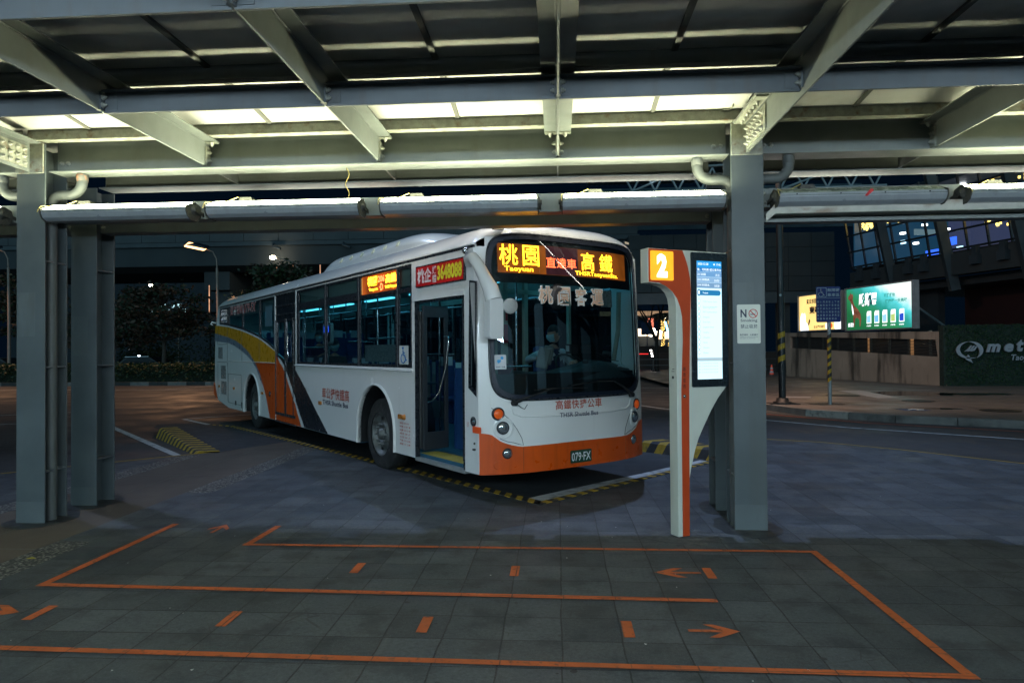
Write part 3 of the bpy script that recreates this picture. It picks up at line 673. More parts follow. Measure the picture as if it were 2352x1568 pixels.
# roof with rounded cant rails
def roofz(v, e):
    sv = min(1, abs(v-1.25)/1.25)
    a = (1-sv**4.5)**.62; b = .56+.44*(1-(1-min(1, e/.35))**2.6)**.55 if e >= 0 else .56
    return 2.80+.325*a*b
s = MB(); nv, nu = 40, 46; rows = []
for i in range(nv+1):
    v = 1.25-1.25*math.cos(math.pi*i/nv); row = []
    y0, y1 = U(v, 2.9)+.0, 12.62
    for j in range(nu+1):
        t = j/nu; y = lerp(y0, y1, .5-.5*math.cos(math.pi*t)); e = min(y-y0, (y1-y)*.8)
        row.append((v, y, roofz(v, e)))
    rows.append(row)
s.add([p for r in rows for p in r], [(i*(nu+1)+j, (i+1)*(nu+1)+j, (i+1)*(nu+1)+j+1, i*(nu+1)+j+1) for i in range(nv) for j in range(nu)], True)
bb(s, 'roof', WHITE)
s = MB(); s.box(-.012, .0, .05, 12.4, 2.785, 2.812); bb(s, 'gutter_strip', GASKET)
s = MB(); s.tube([(-.008, .1, 2.825), (-.008, 12.4, 2.825)], .012, 6); bb(s, 'gutter_strip', WHITE)
# air conditioner pod
s = MB(); V = []; prof = [(1.55, .0), (1.85, .10), (2.3, .20), (2.9, .28), (5.3, .29), (5.75, .24), (5.95, .0)]
nu_, nv_ = 40, 26
for i in range(nu_+1):
    u = 1.5+4.5*(.5-.5*math.cos(math.pi*i/nu_)); h = min(1, (u-1.5)/1.35); h = math.sin(h*math.pi/2)**.8; h2 = min(1, (6.0-u)/.5); h2 = max(0, 1-(1-h2)**3)**.6; hh = (.31)*h*h2
    for j in range(nv_+1):
        a_ = -1+2*j/nv_; a_ = math.sin(a_*math.pi/2); w_ = .55+.30*min(1, h*1.2)
        V.append((1.25+w_*a_, u, 3.03+(hh+.05)*(1-abs(a_)**5)**.5))
s.add(V, [(i*(nv_+1)+j, (i+1)*(nv_+1)+j, (i+1)*(nv_+1)+j+1, i*(nv_+1)+j+1) for i in range(nu_) for j in range(nv_)], True)
pod = bb(s, 'roof_unit', WHITE)
s = MB()
VC = M('pale_plastic', (.7, .68, .5), .3)
for u in (2.9, 3.35, 3.8, 4.25, 4.7, 5.15): s = MB(); s.lathe((.455, u, 3.23), (-.9, 0, .5), [(0, .05), (.012, .045)], 12); bb(s, 'vent_cap', VC, pod)
# front: lower panel, pillars, brow
ev = vsamp(0, 2.5, 48)
def sq(v, c, h, lo, hi, p):    # superellipse span in z for the given v
    k = max(0, 1-abs((v-c)/h)**p)**(1/p); mid, hh = (lo+hi)/2, (hi-lo)/2
    return mid-hh*k, mid+hh*k
WO = lambda v: sq(v, 1.25, 1.135, 1.095, 2.955, 9)
WI = lambda v: sq(v, 1.25, 1.085, 1.15, 2.90, 9)
vo = vsamp(.115, 2.385, 60); vi = vsamp(.165, 2.335, 60)
s = MB()
ribbon(s, vsamp(0, .115, 6, False), lambda v: .30, lambda v: 2.80, 0, 10); ribbon(s, vsamp(2.385, 2.5, 6, False), lambda v: .30, lambda v: 2.80, 0, 10)
ribbon(s, vo, lambda v: .30, lambda v: WO(v)[0], 0, 6)
ribbon(s, vo, lambda v: WO(v)[1], lambda v: max(WO(v)[1]+.0005, roofz(v, .0)), 0, 3)
bb(s, 'front_panel', WHITE)
s = MB()
for off in (-.018, .02):
    ribbon(s, vsamp(.115, .165, 4, False), lambda v: WO(v)[0], lambda v: WO(v)[1], off, 12); ribbon(s, vsamp(2.335, 2.385, 4, False), lambda v: WO(v)[0], lambda v: WO(v)[1], off, 12)
    ribbon(s, vi, lambda v: WO(v)[0], lambda v: WI(v)[0], off, 2); ribbon(s, vi, lambda v: WI(v)[1], lambda v: WO(v)[1], off, 2)
wf = bb(s, 'windscreen_frame', M('windscreen_rubber', (.008, .013, .026), .42, 0, .1, 4, spec=.35))
s = MB(); pts = []
for f, vv in ((0, vo), (1, vo[::-1])): pts += [(v, U(v, WO(v)[f])-.018, WO(v)[f]) for v in vv]
s.tube(pts+[pts[0]], .012, 6); bb(s, 'windscreen_seal', GASKET, wf)
s = MB(); ribbon(s, vi, lambda v: WI(v)[0], lambda v: WI(v)[1], .004, 8); bb(s, 'windscreen', WSG)
# black header behind the glass with the destination display
s = MB(); ribbon(s, vi[2:-2], lambda v: 2.405, lambda v: WI(v)[1]-.004, .03, 2); bb(s, 'header_mask', M('header_black', (.006, .008, .010), .4), wf)
LEDB = EM('amber_display_glow', (1.0, .21, .015), .42, .6, 2.2); LEDT = EM('amber_led_text', (1.0, .34, .012), 13); LEDR = EM('red_led_text', (1.0, .10, .03), 8)
s = MB(); ribbon(s, vsamp(.255, 2.20, 30, False), lambda v: 2.515, lambda v: 2.845, .020, 1); disp = bb(s, 'destination_display', LEDB)
s = MB(); ribbon(s, vsamp(.86, 1.34, 10, False), lambda v: 2.517, lambda v: 2.843, .0185, 1); bb(s, 'display_middle', EM('display_dim', (.45, .08, .12), .18, .4, 3), disp)
s = MB()
for ch, a, b_, z0, z1 in (('桃', .275, .49, 2.60, 2.835), ('園', .55, .765, 2.60, 2.835), ('高', 1.39, 1.60, 2.595, 2.815), ('鐵', 1.69, 1.925, 2.595, 2.815)): text(s, ch, fr(.015), a, b_, z0, z1, .008)
text(s, 'Taoyuan', fr(.015), .325, .68, 2.52, 2.59, .012); text(s, 'THSRTaoyuanSta.', fr(.015), 1.29, 2.02, 2.52, 2.585, .01)
bb(s, 'display_text', LEDT, disp)
s = MB()
for i, ch in enumerate('直達車'): text(s, ch, fr(.015), .86+i*.155, 1.0+i*.155, 2.60, 2.72, .008)
bb(s, 'display_text', LEDR, disp)
s = MB()
for ch, a, b_ in (('桃', .72, .93), ('園', .99, 1.19), ('客', 1.25, 1.44), ('運', 1.50, 1.72)): text(s, ch, fr(-.002), a, b_, 2.165, 2.385, .04)
bb(s, 'company_lettering', M('lettering_edge', (.92, .92, .92), .5))
s = MB()
for ch, a, b_ in (('桃', .732, .918), ('園', 1.002, 1.178), ('客', 1.262, 1.428), ('運', 1.512, 1.708)): text(s, ch, fr(-.0045), a, b_, 2.177, 2.373, .018)
bb(s, 'company_lettering', M('lettering_tan', (.85, .55, .38), .5))
# orange bumper and the creases
oz = [(0, .75), (.115, .735), (.22, .65), (.33, .61), (.44, .585), (1.25, .592), (2.06, .585), (2.17, .61), (2.28, .65), (2.385, .735), (2.5, .75)]
def interp(tab, x):
    for i in range(len(tab)-1):
        if x <= tab[i+1][0]: return lerp(tab[i][1], tab[i+1][1], (x-tab[i][0])/(tab[i+1][0]-tab[i][0]))
    return tab[-1][1]
s = MB(); ribbon(s, vsamp(-.0, 2.5, 60, False), lambda v: .295, lambda v: interp(oz, v), -.012, 3)
ribbon(s, vsamp(0, 2.5, 60, False), lambda v: interp(oz, v), lambda v: interp(oz, v)+.0008, -.006, 1)
bumper = bb(s, 'bumper', ORANGE)
s = MB(); V = []; vv = vsamp(.0, 2.5, 60, False)
for v in vv: V += [(v, U(v)-.012, .298), (v, U(v)+.10, .285)]
s.add(V, [(2*i, 2*i+1, 2*i+3, 2*i+2) for i in range(len(vv)-1)]); 
for v in (.47, 2.03): s.tube([(v, U(v)-.013, .30), (v, U(v)-.013, .58)], .003, 5)
bb(s, 'bumper_lip', M('bumper_shade', (.30, .05, .008), .5), bumper)
s = MB()
def onf(pts, off=-.004): return [(p[0], U(p[0], p[1])+off, p[1]) for p in pts]
for mir in (0, 1):
    mr = (lambda p: (2.5-p[0], p[1])) if mir else (lambda p: p)
    s.tube(onf([mr(p) for p in [(.125, 1.02), (.16, 1.0), (.25, .95), (.33, .88), (.40, .78), (.455, .68), (.475, .60), (.42, .615), (.36, .635), (.30, .645), (.22, .68), (.17, .74), (.155, .80), (.17, .86)]]), .0035, 5)
bb(s, 'panel_seam', SEAM)
s = MB(); s.tube(onf([(.34, 1.03), (.37, .95), (.45, .92), (.7, .905), (1.25, .90), (1.8, .905), (2.05, .92), (2.13, .95), (2.16, 1.03)], -.001), .012, 8); bb(s, 'front_crease', WHITE)
# lamps
AMB = EM('indicator_amber', (1.0, .12, .01), .16, .3, 60, (.6, .1, .01)); LENS = M('lamp_lens', (.45, .48, .5), .08, .85, .2, 18)
def lampat(name, v, z, r, mat, ring=.018, deep=.02):
    c = Vector((v, U(v, z), z)); e = .02; tn = Vector((1, (U(min(2.5, v+e), z)-U(max(0, v-e), z))/(2*e), 0)).normalized(); n = Vector((tn.y, -tn.x, 0))
    n = Vector((n.x*.6, -1, 0)).normalized()
    a = MB(); a.lathe(c-n*.02, n, [(0, r+ring), (.034, r+ring), (.040, r+ring*.4), (.034, r), (.03, r*.9)], 28); o = bb(a, name, GASKET)
    a = MB(); a.lathe(c-n*.0, n, [(0, r), (.018, r*.98), (.026, r*.7), (.030, r*.25)], 28); bb(a, 'lens', mat, o)
    return o
for mir in (0, 1):
    f = (lambda v: 2.5-v) if mir else (lambda v: v)
    s = MB(); c = Vector((f(.255), U(f(.255))+.0, .80)); s.lathe(c+Vector((0, .02, 0)), (-.35 if not mir else .35, -1, 0), [(0, .125), (.03, .118), (.036, .09), (.02, .085)], 30); bb(s, 'headlight_bowl', WHITE)
    lampat('turn_signal', f(.195), .955, .055, AMB); lampat('headlight', f(.245), .80, .062, LENS, .010); lampat('fog_light', f(.29), .52, .05, LENS, .010)
    s = MB(); c = Vector((f(.19), U(f(.19))-.012, .40)); s.lathe(c+Vector((0, .01, 0)), (-.3 if not mir else .3, -1, 0), [(0, .055), (.014, .05), (.008, .036)], 20); bb(s, 'tow_eye_cover', ORANGE, bumper)
    s = MB(); v = f(.26); s.plate([rrect(v-.06, v+.06, 2.985, 3.025, .012)], lambda a, b, d: (a, U(a, b)-.012-d+.02, b), .02); m_ = bb(s, 'roof_marker', GASKET)
    s = MB(); s.plate([rrect(v-.05, v+.05, 2.992, 3.018, .008)], lambda a, b, d: (a, U(a, b)-.012-d, b), .004); bb(s, 'lens', EM('marker_lens', (1, .85, .6), .35, .4, 90), m_)
# plate, front lettering
s = MB(); s.plate([rrect(1.09, 1.41, .345, .49, .012)], lambda a, b, d: (a, -.245-d, b), .006); pl = bb(s, 'number_plate', M('plate_green', (.008, .055, .03), .4))
s = MB(); s.plate([[(1.0, .33), (1.05, .52), (1.45, .52), (1.50, .33)]], lambda a, b, d: (a, -.236-d, b), .004); bb(s, 'plate_recess', ORANGE, bumper)
s = MB(); text(s, '079·FX', lambda a, b: (a, -.253, b), 1.105, 1.395, .365, .465, .012); bb(s, 'plate_text', M('plate_white', (.8, .8, .8), .5), pl)
s = MB()
for i, ch in enumerate('高鐵快捷公車'): text(s, ch, fr(-.003), .90+i*.12, 1.008+i*.12, .968, 1.075, .012)
bb(s, 'front_lettering', REDTXT)
s = MB(); text(s, 'THSR Shuttle Bus', fr(-.0165), .95, 1.535, .880, .932, .008); bb(s, 'front_lettering', BLUETXT)
# wipers
s = MB()
for pts in ([(.36, 1.075), (.55, 1.14), (.78, 1.20)], [(2.16, 1.09), (1.95, 1.20), (1.80, 1.265)]): s.tube([(p[0], U(p[0], p[1])-.045, p[1]) for p in pts], [.022, .013, .008], 6)
for pts in ([(.60, 1.205), (.9, 1.215), (1.37, 1.20)], [(1.82, 1.265), (1.5, 1.27), (1.12, 1.235)], [(.78, 1.20), (.9, 1.215)]): s.tube([(p[0], U(p[0], p[1])-.03, p[1]) for p in pts], .007, 5)
s.lathe((.36, U(.36)-.005, 1.07), (0, -1, 0), [(0, .035), (.05, .03)], 12); s.lathe((2.16, U(2.16)-.005, 1.085), (0, -1, 0), [(0, .035), (.05, .03)], 12)
s.tube([(.37, -.20, 1.06), (.42, -.22, 1.02), (.46, -.22, 1.00), (.50, -.22, 1.05)], .004, 5)
bb(s, 'wiper', BLACK)
# sticker in the windscreen
s = MB(); s.plate([rrect(.175, .30, 1.44, 1.60, .008)], lambda a, b, d: (a, U(a, b)-.001-d, b), .001); st = bb(s, 'windscreen_sticker', M('sticker_white', (.62, .64, .66), .5))
s = MB(); s.plate([circ(.255, 1.565, .017, 14)], lambda a, b, d: (a, U(a, b)-.003, b), 0); s.plate([[(.20, 1.50), (.235, 1.555), (.245, 1.535), (.235, 1.515)]], lambda a, b, d: (a, U(a, b)-.003, b), 0); s.plate([circ(.218, 1.53, .018, 14)], lambda a, b, d: (a, U(a, b)-.0035, b), 0)
bb(s, 'sticker_mark', M('light_blue', (.03, .35, .70), .5), st)
s = MB(); text(s, 'iPASS一卡通', fr(-.003), .19, .285, 1.46, 1.475, .02); bb(s, 'sticker_text', BLUETXT, st)
# ---- livery on the near side
def dec(name, poly, mat, d=.003, par=body): s = MB(); s.plate([poly], side_map(-d), .0); return bb(s, name, mat, par)
dec('yellow_swoosh', [(7.54, 1.66)] + [(a, b-.035) for a, b in curve_top[1:-1]] + [(12.89, 2.36), (12.93, 2.15), (11.49, 2.02), (10.75, 1.93), (10.14, 1.81), (9.55, 1.65), (9.13, 1.47), (9.02, 1.42), (7.54, 1.42)], YELLOW)
dec('grey_swoosh', [(12.94, 2.15), (11.49, 2.02), (10.75, 1.93), (10.14, 1.81), (9.55, 1.65), (9.13, 1.47), (9.0, 1.41), (8.65, 1.2), (8.40, .95), (8.56, 1.02), (8.91, 1.29), (9.27, 1.45), (9.7, 1.58), (10.19, 1.68), (10.8, 1.80), (11.5, 1.88), (12.96, 1.95)], GREYP, .004)
dec('orange_swoosh', [(9.02, 1.42), (8.65, 1.2), (8.4, .95), (8.19, .73), (7.91, .305), (7.54, .305), (7.54, 1.42)], ORANGE)
dec('white_swoosh', [(6.26, .30), (5.93, .305), (5.77, .305), (6.26, .76)], WHITE, .005); dec('orange_swoosh', [(6.26, .66), (5.94, .305), (6.26, .305)], ORANGE, .006)
dec('black_swoosh', [(6.26, 1.32), (6.0, 1.17), (5.7, .99), (5.2, .67), (4.6, .305), (5.77, .305), (6.26, .76)], INKB, .004)
s = MB(); s.tube([(-.012, 7.54, 1.43), (-.012, 11.6, 1.44)], .008, 6); s.tube([(-.014, 1.53, 1.395), (-.014, 6.25, 1.405)], .016, 8); bb(s, 'belt_rail', WHITE)
s = MB()
for a, b_, c_, d_ in ((11.55, 11.55, 1.44, 2.30), (10.14, 10.14, 1.44, 2.14), (8.68, 8.68, 1.44, 1.94), (11.52, 11.52, .45, 1.40), (12.62, 12.62, 1.85, 2.25), (12.6, 12.6, .60, 1.36)): s.box(-.006, -.0035, a, a+.012, c_, d_)
for u0, u1, z in ((11.55, 12.62, 1.85), (11.6, 12.7, 1.40), (10.2, 11.5, 1.12), (10.2, 11.5, .42)): s.box(-.006, -.0035, u0, u1, z, z+.010)
for u in (10.2, 11.45): s.box(-.006, -.0035, u, u+.01, .42, 1.12)
bb(s, 'panel_seam', SEAM)
for u0, u1, z0, z1, n in ((12.08, 12.55, 1.49, 1.79, 12), (11.72, 12.25, .99, 1.32, 16), (11.66, 12.22, .60, .93, 16)):
    s = MB()
    for i in range(n): zz = lerp(z0, z1, i/n); s.box(-.008, -.0036, u0, u1, zz, zz+(z1-z0)/n*.5)
    bb(s, 'vent_grille', GASKET)
# markers on the side
OR2 = M('amber_marker', (.42, .15, .02), .3)
for u, z, l, h, mt in ((4.95, .79, .11, .06, OR2), (8.46, .79, .12, .05, OR2), (10.89, .79, .10, .06, OR2), (12.45, .78, .08, .06, OR2), (1.90, .79, .11, .06, OR2), (.02, .785, .14, .07, EM('orange_marker', (1, .12, .02), .08, 0, 3, (.6, .08, .02)))):
    s = MB(); s.plate([rrect(u-l/2, u+l/2, z-h/2, z+h/2, .01)], side_map(0), .022); bb(s, 'side_marker', mt)
s = MB(); s.lathe((-.0, 1.80, .79), (-1, 0, 0), [(0, .04), (.03, .03), (.04, .012)], 12); bb(s, 'side_marker', OR2)
for u, z, r in ((.10, .87, .042), (7.91, .80, .045)):
    s = MB(); s.lathe((0.01, u, z), (-1, 0, 0), [(0, r+.012), (.02, r+.012), (.022, r), (.012, r*.5)], 20); o = bb(s, 'side_reflector', GASKET); s = MB(); s.lathe((-.004, u, z), (-1, 0, 0), [(0, r*.9), (.012, r*.3)], 16); bb(s, 'lens', LENS, o)
s = MB(); s.plate([rrect(10.68, 10.78, .40, .50, .02)], side_map(0), .01); s.lathe((0, .08, .63), (-1, 0, 0), [(0, .014), (.01, .012)], 10); s.plate([rrect(.06, .10, .555, .575, .005)], side_map(0), .02); s.plate([rrect(10.14, 10.17, .36, .50, .01)], side_map(0), .012); bb(s, 'latch', BLACK)
# side lettering (text runs from the rear to the front)
def tside(sx, uL, uR, z0, z1, mat, off=.01, name='side_lettering', x=-.0055, par=None, shear=0.):
    s = MB(); fn = lambda a, b: (x, uL+(uR-uL)*a, b); text(s, sx, fn, 0, 1, z0, z1, off, shear); return bb(s, name, mat, par)
for i, ch in enumerate('車公捷快鐵高'): tside(ch, 4.86-i*.20, 4.86-i*.20-.185, .875, 1.055, REDTXT, .006)
tside('THSR Shuttle Bus', 4.83, 3.72, .775, .855, BLUETXT, .010)
for r_, row in enumerate(('車號 079-FX', '甲類 大客 車', '出廠 2012 年', '座位 28 人', '立位 20 人', '載重 5.73 公噸', '總重 17 公噸')):
    tside(row, 1.93, 1.62 if r_ not in (0,) else 1.66, .695-r_*.045, .722-r_*.045, REDTXT, .01)
tside('禁止停車', .235, .195, .80, .86, REDTXT, .0)
s = MB(); s.plate([rrect(.235, 1.40, 2.435, 2.70, .01)], side_map(0), .03); rs = bb(s, 'advert_board', GASKET)
s = MB(); s.plate([rect(.25, 1.385, 2.45, 2.685)], side_map(-.0305), .0); bb(s, 'advert_face', EM('advert_red', (.55, .01, .012), .12, 0, 3, (.5, .012, .012)), rs)
AW = M('advert_white', (.8, .8, .78), .5); AY = M('advert_yellow', (.80, .72, .04), .5)
tside('桃企', 1.35, .985, 2.475, 2.665, AW, .03, 'advert_text', -.0325, rs); tside('媒', .965, .865, 2.57, 2.665, AW, .02, 'advert_text', -.0325, rs); tside('體', .965, .865, 2.465, 2.56, AW, .02, 'advert_text', -.0325, rs)
tside('3648088', .845, .275, 2.48, 2.665, AY, .045, 'advert_text', -.0325, rs)
REDW = M('rear_text_red', (.42, .03, .02), .5)
for i, ch in enumerate('運客園桃'):
    tside(ch, 11.25-i*.31, 11.25-i*.31-.28, 2.535, 2.76, AW, .04, 'window_lettering', -.002); tside(ch, 11.24-i*.31, 11.24-i*.31-.26, 2.545, 2.75, REDW, .005, 'window_lettering', -.0045)
tside('079-FX', 9.95, 8.94, 2.53, 2.75, AW, .03, 'window_lettering', -.002, None, .2); tside('079-FX', 9.94, 8.95, 2.54, 2.74, REDW, .0, 'window_lettering', -.0045, None, .2)
# wheelchair sticker
s = MB(); s.plate([rrect(1.66, 1.93, 1.475, 1.72, .015)], side_map(-.0065), .001); wc = bb(s, 'wheelchair_sticker', M('sticker_pale', (.62, .64, .62), .5))
def wheelchair(s, fn, cx, cy, k):       # the access symbol from strokes, fn(a,b)->3D, a grows to the right
    P = lambda l: [Vector(fn(cx+a*k, cy+b*k)) for a, b in l]
    s.tube(P([(-.05, .30), (-.03, .0), (.18, .0), (.30, -.32), (.42, -.28)]), .04*k, 6)
    s.tube(P([(-.035, .14), (.16, .14)]), .035*k, 6)
    s.tube(P([(.28*math.cos(R(t))-.04, .28*math.sin(R(t))-.18) for t in range(120, 345, 15)]), .035*k, 6)
    s.sph(fn(cx-.06*k, cy+.42*k), .075*k, 10)
s = MB(); wheelchair(s, lambda a, b: (-.0085, -a, b), -1.80, 1.595, .22); bb(s, 'wheelchair_symbol', BLUE, wc)

# ---- windows of the near side
panes = [rrect(1.625, 1.955, 1.50, 2.41, .02), rrect(1.625, 1.955, 2.47, 2.72, .02), rrect(2.07, 3.27, 1.47, 2.42, .03), rrect(2.03, 3.25, 2.475, 2.74, .02),
         rrect(3.37, 4.66, 1.47, 2.41, .03), rrect(3.37, 4.66, 2.53, 2.73, .02), rrect(4.77, 6.10, 1.47, 2.41, .03), rrect(4.77, 6.10, 2.53, 2.73, .02)]
s = MB(); s.plate([hole_m]+panes, side_map(.006), -.022); wfm = bb(s, 'window_frame', GASKET)
s = MB(); 
for p in (panes[0], panes[1], panes[2], panes[4], panes[5], panes[6], panes[7]): s.plate([p], side_map(.016), 0)
bb(s, 'window_glass', GLASS, wfm)
s = MB()
for u in (2.0, 3.31, 4.71): s.box(-.001, .008, u, u+.012, 1.43, 2.765)
bb(s, 'window_joint', M('joint_grey', (.10, .11, .12), .4), wfm)
s = MB(); s.plate([panes[3]], side_map(.03), 0); sdsp = bb(s, 'side_display', EM('side_display_glow', (1, .18, .01), .38, .6, 2.5))
s = MB(); s.plate([rect(3.215, 3.245, 2.49, 2.725)], side_map(.026), 0); bb(s, 'side_display_end', EM('side_display_end', (1, .42, .08), .6), sdsp)
for sx, a, b_, z0, z1, mt in (('桃園', 3.02, 2.70, 2.585, 2.72, LEDT), ('Taoyuan', 2.98, 2.68, 2.505, 2.555, LEDT), ('206', 2.66, 2.45, 2.62, 2.71, LEDR), ('·D', 2.62, 2.50, 2.50, 2.60, LEDR), ('高鐵', 2.41, 2.08, 2.585, 2.71, LEDT), ('THSR Taoyuan', 2.43, 2.06, 2.505, 2.555, LEDT)):
    tside(sx, a, b_, z0, z1, mt, .015, 'display_text', .024, sdsp)
def cz(u): return interp(curve_top, u)
rp = []
for u0, u1 in ((7.66, 8.63), (8.73, 10.05), (10.19, 11.45)):
    n = 8; rp.append([(lerp(u0, u1, i/n), max(cz(lerp(u0, u1, i/n))+.05, 0)) for i in range(n+1)] + [(u1, 2.735), (u0, 2.735)])
rp.append([(11.6, 2.40), (12.38, 2.45), (12.38, 2.74), (11.6, 2.74)])
s = MB(); s.plate([hole_r]+rp, side_map(.004), -.022); rf_ = bb(s, 'window_frame', GASKET)
s = MB(); [s.plate([p], side_map(.014), 0) for p in rp]; bb(s, 'window_glass', GLASS, rf_)
s = MB()
for u in (8.67, 10.11, 11.52): s.box(.0, .008, u, u+.012, cz(u), 2.765)
bb(s, 'window_joint', M('joint_dark', (.05, .05, .055), .4), rf_)
s = MB()
for z in (2.44, 2.55, 2.66): s.box(-.002, .006, 11.6, 12.4, z, z+.02)
for u in (11.8, 12.0, 12.2): s.box(-.002, .006, u, u+.02, 2.40, 2.74)
bb(s, 'window_grille', CHROME, rf_)
s = MB(); s.plate([[(.035, 1.14), (.035, 2.41), (.17, 2.43), (.205, 1.235)]], side_map(.012), 0); bb(s, 'window_glass', INKB if False else GLASS)
s = MB(); s.plate([[(.035, 1.14), (.035, 2.41), (.17, 2.43), (.205, 1.235)], [(.055, 1.19), (.055, 2.39), (.155, 2.405), (.185, 1.27)]], side_map(-.002), -.02); bb(s, 'window_frame', GASKET)
# ---- closed middle door
md = [(6.27, .30), (7.53, .30), (7.53, 2.77), (6.27, 2.77)]
gl1 = [(6.97, 1.50), (7.43, 1.62), (7.43, 2.22), (6.97, 2.22)]; gl2 = [(6.50, 1.46), (6.85, 1.46), (6.85, 2.22), (6.50, 2.22)]
s = MB(); s.plate([md, gl1, gl2], side_map(.010), -.03); door = bb(s, 'middle_door', M('door_black', (.016, .018, .02), .22, 0, .2, 4, coat=.4))
s = MB(); s.plate([gl1], side_map(.02), 0); s.plate([gl2], side_map(.02), 0); bb(s, 'door_glass', GLASS, door)
def ddec(name, poly, mat, d=.0): s = MB(); s.plate([poly], side_map(.008-d), 0); return bb(s, name, mat, door)
ddec('orange_swoosh', [(7.52, .47), (7.52, 1.60), (7.28, 1.44), (7.11, 1.38), (6.93, 1.24), (6.46, .80), (6.28, .66), (6.28, .47)], ORANGE)
ddec('orange_swoosh', [(7.52, .31), (7.52, .42), (6.28, .42), (6.28, .31)], ORANGE)
ddec('white_swoosh', [(7.40, 1.56), (7.28, 1.44), (7.11, 1.38), (6.93, 1.24), (6.46, .80), (6.28, .66), (6.28, .78), (6.39, .88), (6.75, 1.20), (7.0, 1.40), (7.2, 1.50)], WHITE, .001)
s = MB()
for u in (7.515, 6.93, 6.87, 6.42): s.box(-.002, .012, u-.014, u+.014, .46, 2.28)
for z in (2.26, 2.38, 2.55, 2.77): s.box(-.004, .012, 6.28, 7.52, z-.012, z+.006)
s.box(-.006, .012, 6.28, 7.52, .42, .47); s.box(-.012, .012, 6.28, 7.52, .28, .31)
bb(s, 'door_seal', M('door_trim', (.06, .065, .07), .25, .3), door)
s = MB(); s.tube([(.0, 6.72, 1.95), (-.02, 6.70, 1.75), (0, 6.68, 1.55)], .008, 6); bb(s, 'door_handle', CHROME, door)
# ---- wheel arches, wheels
for cu in (FW_U, RW_U):
    s = MB(); a1 = arch(cu, .55, .62, 20); a2 = arch(cu, .55, .66, 20)
    pts = [(p[0], p[1]) for p in a1]; V = []; 
    full = [(cu-.62, .30)]+a1+[(cu+.62, .30)]; f2 = [(cu-.655, .30)]+arch(cu, .55, .655, 20)+[(cu+.655, .30)]
    for p, q in zip(full, f2): V += [(-.001, q[0], q[1]), (-.028, (p[0]*.6+q[0]*.4), (p[1]*.6+q[1]*.4)), (-.022, p[0], p[1]), (.03, p[0], p[1])]
    s.add(V, [(i*4+j, (i+1)*4+j, (i+1)*4+j+1, i*4+j+1) for i in range(len(full)-1) for j in range(3)], True); bb(s, 'arch_trim', WHITE)
    s = MB(); V = []
    for p in full: V += [(.02, p[0], p[1]), (.62, p[0], p[1])]
    s.add(V, [(2*i, 2*i+1, 2*i+3, 2*i+2) for i in range(len(full)-1)], True); s.plate([full], side_map(.62), 0); bb(s, 'arch_liner', BLACK)
TYRE = M('tyre_rubber', (.022, .023, .024), .75, 0, .25, 9, .4, 40, dirt=(.07, .065, .06), damt=.5, dst=(1, 1, 1))
RIM = M('steel_rim', (.14, .155, .15), .45, .3, .15, 9, dirt=(.05, .04, .035), damt=.7, dst=(1, 1, 1))
for cu, cx, sgn in ((FW_U, .07, 1), (RW_U, .07, 1), (FW_U, 2.43, -1), (RW_U, 2.43, -1)):
    ax = (sgn, 0, 0); r = .505
    s = MB(); s.lathe((cx, cu, WZ), ax, [(0, .31), (0.0, .40), (.012, .465), (.03, r-.008), (.045, r), (.255, r), (.28, r-.03), (.29, .33)], 48, False, True); wh = bb(s, 'wheel', TYRE)
    s = MB(); s.lathe((cx+sgn*.012, cu, WZ), ax, [(0, .31), (.0, .295), (.03, .285), (.10, .27), (.075, .20), (.045, .17), (.02, .165), (.02, .12), (.10, .11)] if cu < 5 else [(0, .31), (0, .295), (.06, .28), (.16, .26), (.17, .17), (.10, .15), (.10, .10)], 36, False, True)
    rim = bb(s, 'rim', RIM, wh)
    s = MB()
    for i in range(10):
        a = 2*math.pi*i/10; yy, zz = cu+.145*math.cos(a), WZ+.145*math.sin(a); s.lathe((cx+sgn*.04, yy, zz), (-sgn, 0, 0), [(0, .017), (.035, .016), (.045, .008)], 8)
    s.lathe((cx+sgn*.09, cu, WZ), (-sgn, 0, 0), [(0, .09), (.09, .075), (.115, .03)], 18)
    bb(s, 'wheel_nuts', RIM, rim)
    s = MB()
    for i in range(8):
        a = 2*math.pi*(i+.5)/8; s.lathe((cx+sgn*.080, cu+.235*math.cos(a), WZ+.235*math.sin(a)), (-sgn, 0, 0), [(0, .024), (.012, .022)], 10)
    bb(s, 'rim_holes', BLACK, rim)
# rear end
s = MB(); V = []; pr = [(12.66, .43), (12.98, .86), (12.96, 1.6), (12.90, 2.2), (12.62, 2.72), (12.45, 2.83)]
for u, z in pr: V += [(0.0, u, z), (.12, u+.04, z), (2.38, u+.04, z), (2.5, u, z)]
s.add(V, [(i*4+j, (i+1)*4+j, (i+1)*4+j+1, i*4+j+1) for i in range(len(pr)-1) for j in range(3)], True); bb(s, 'rear_panel', WHITE)
s = MB(); s.plate([[(12.64, .45), (12.80, .45), (13.08, .55), (13.10, .84), (12.98, .86)]], side_map(-.004), -2.5); bb(s, 'rear_bumper', ORANGE)
s = MB(); s.tube([(.02, 12.95, 2.42), (-.07, 12.99, 2.45), (-.10, 12.97, 2.40), (-.06, 12.95, 2.37)], .018, 8); bb(s, 'rear_bracket', WHITE)
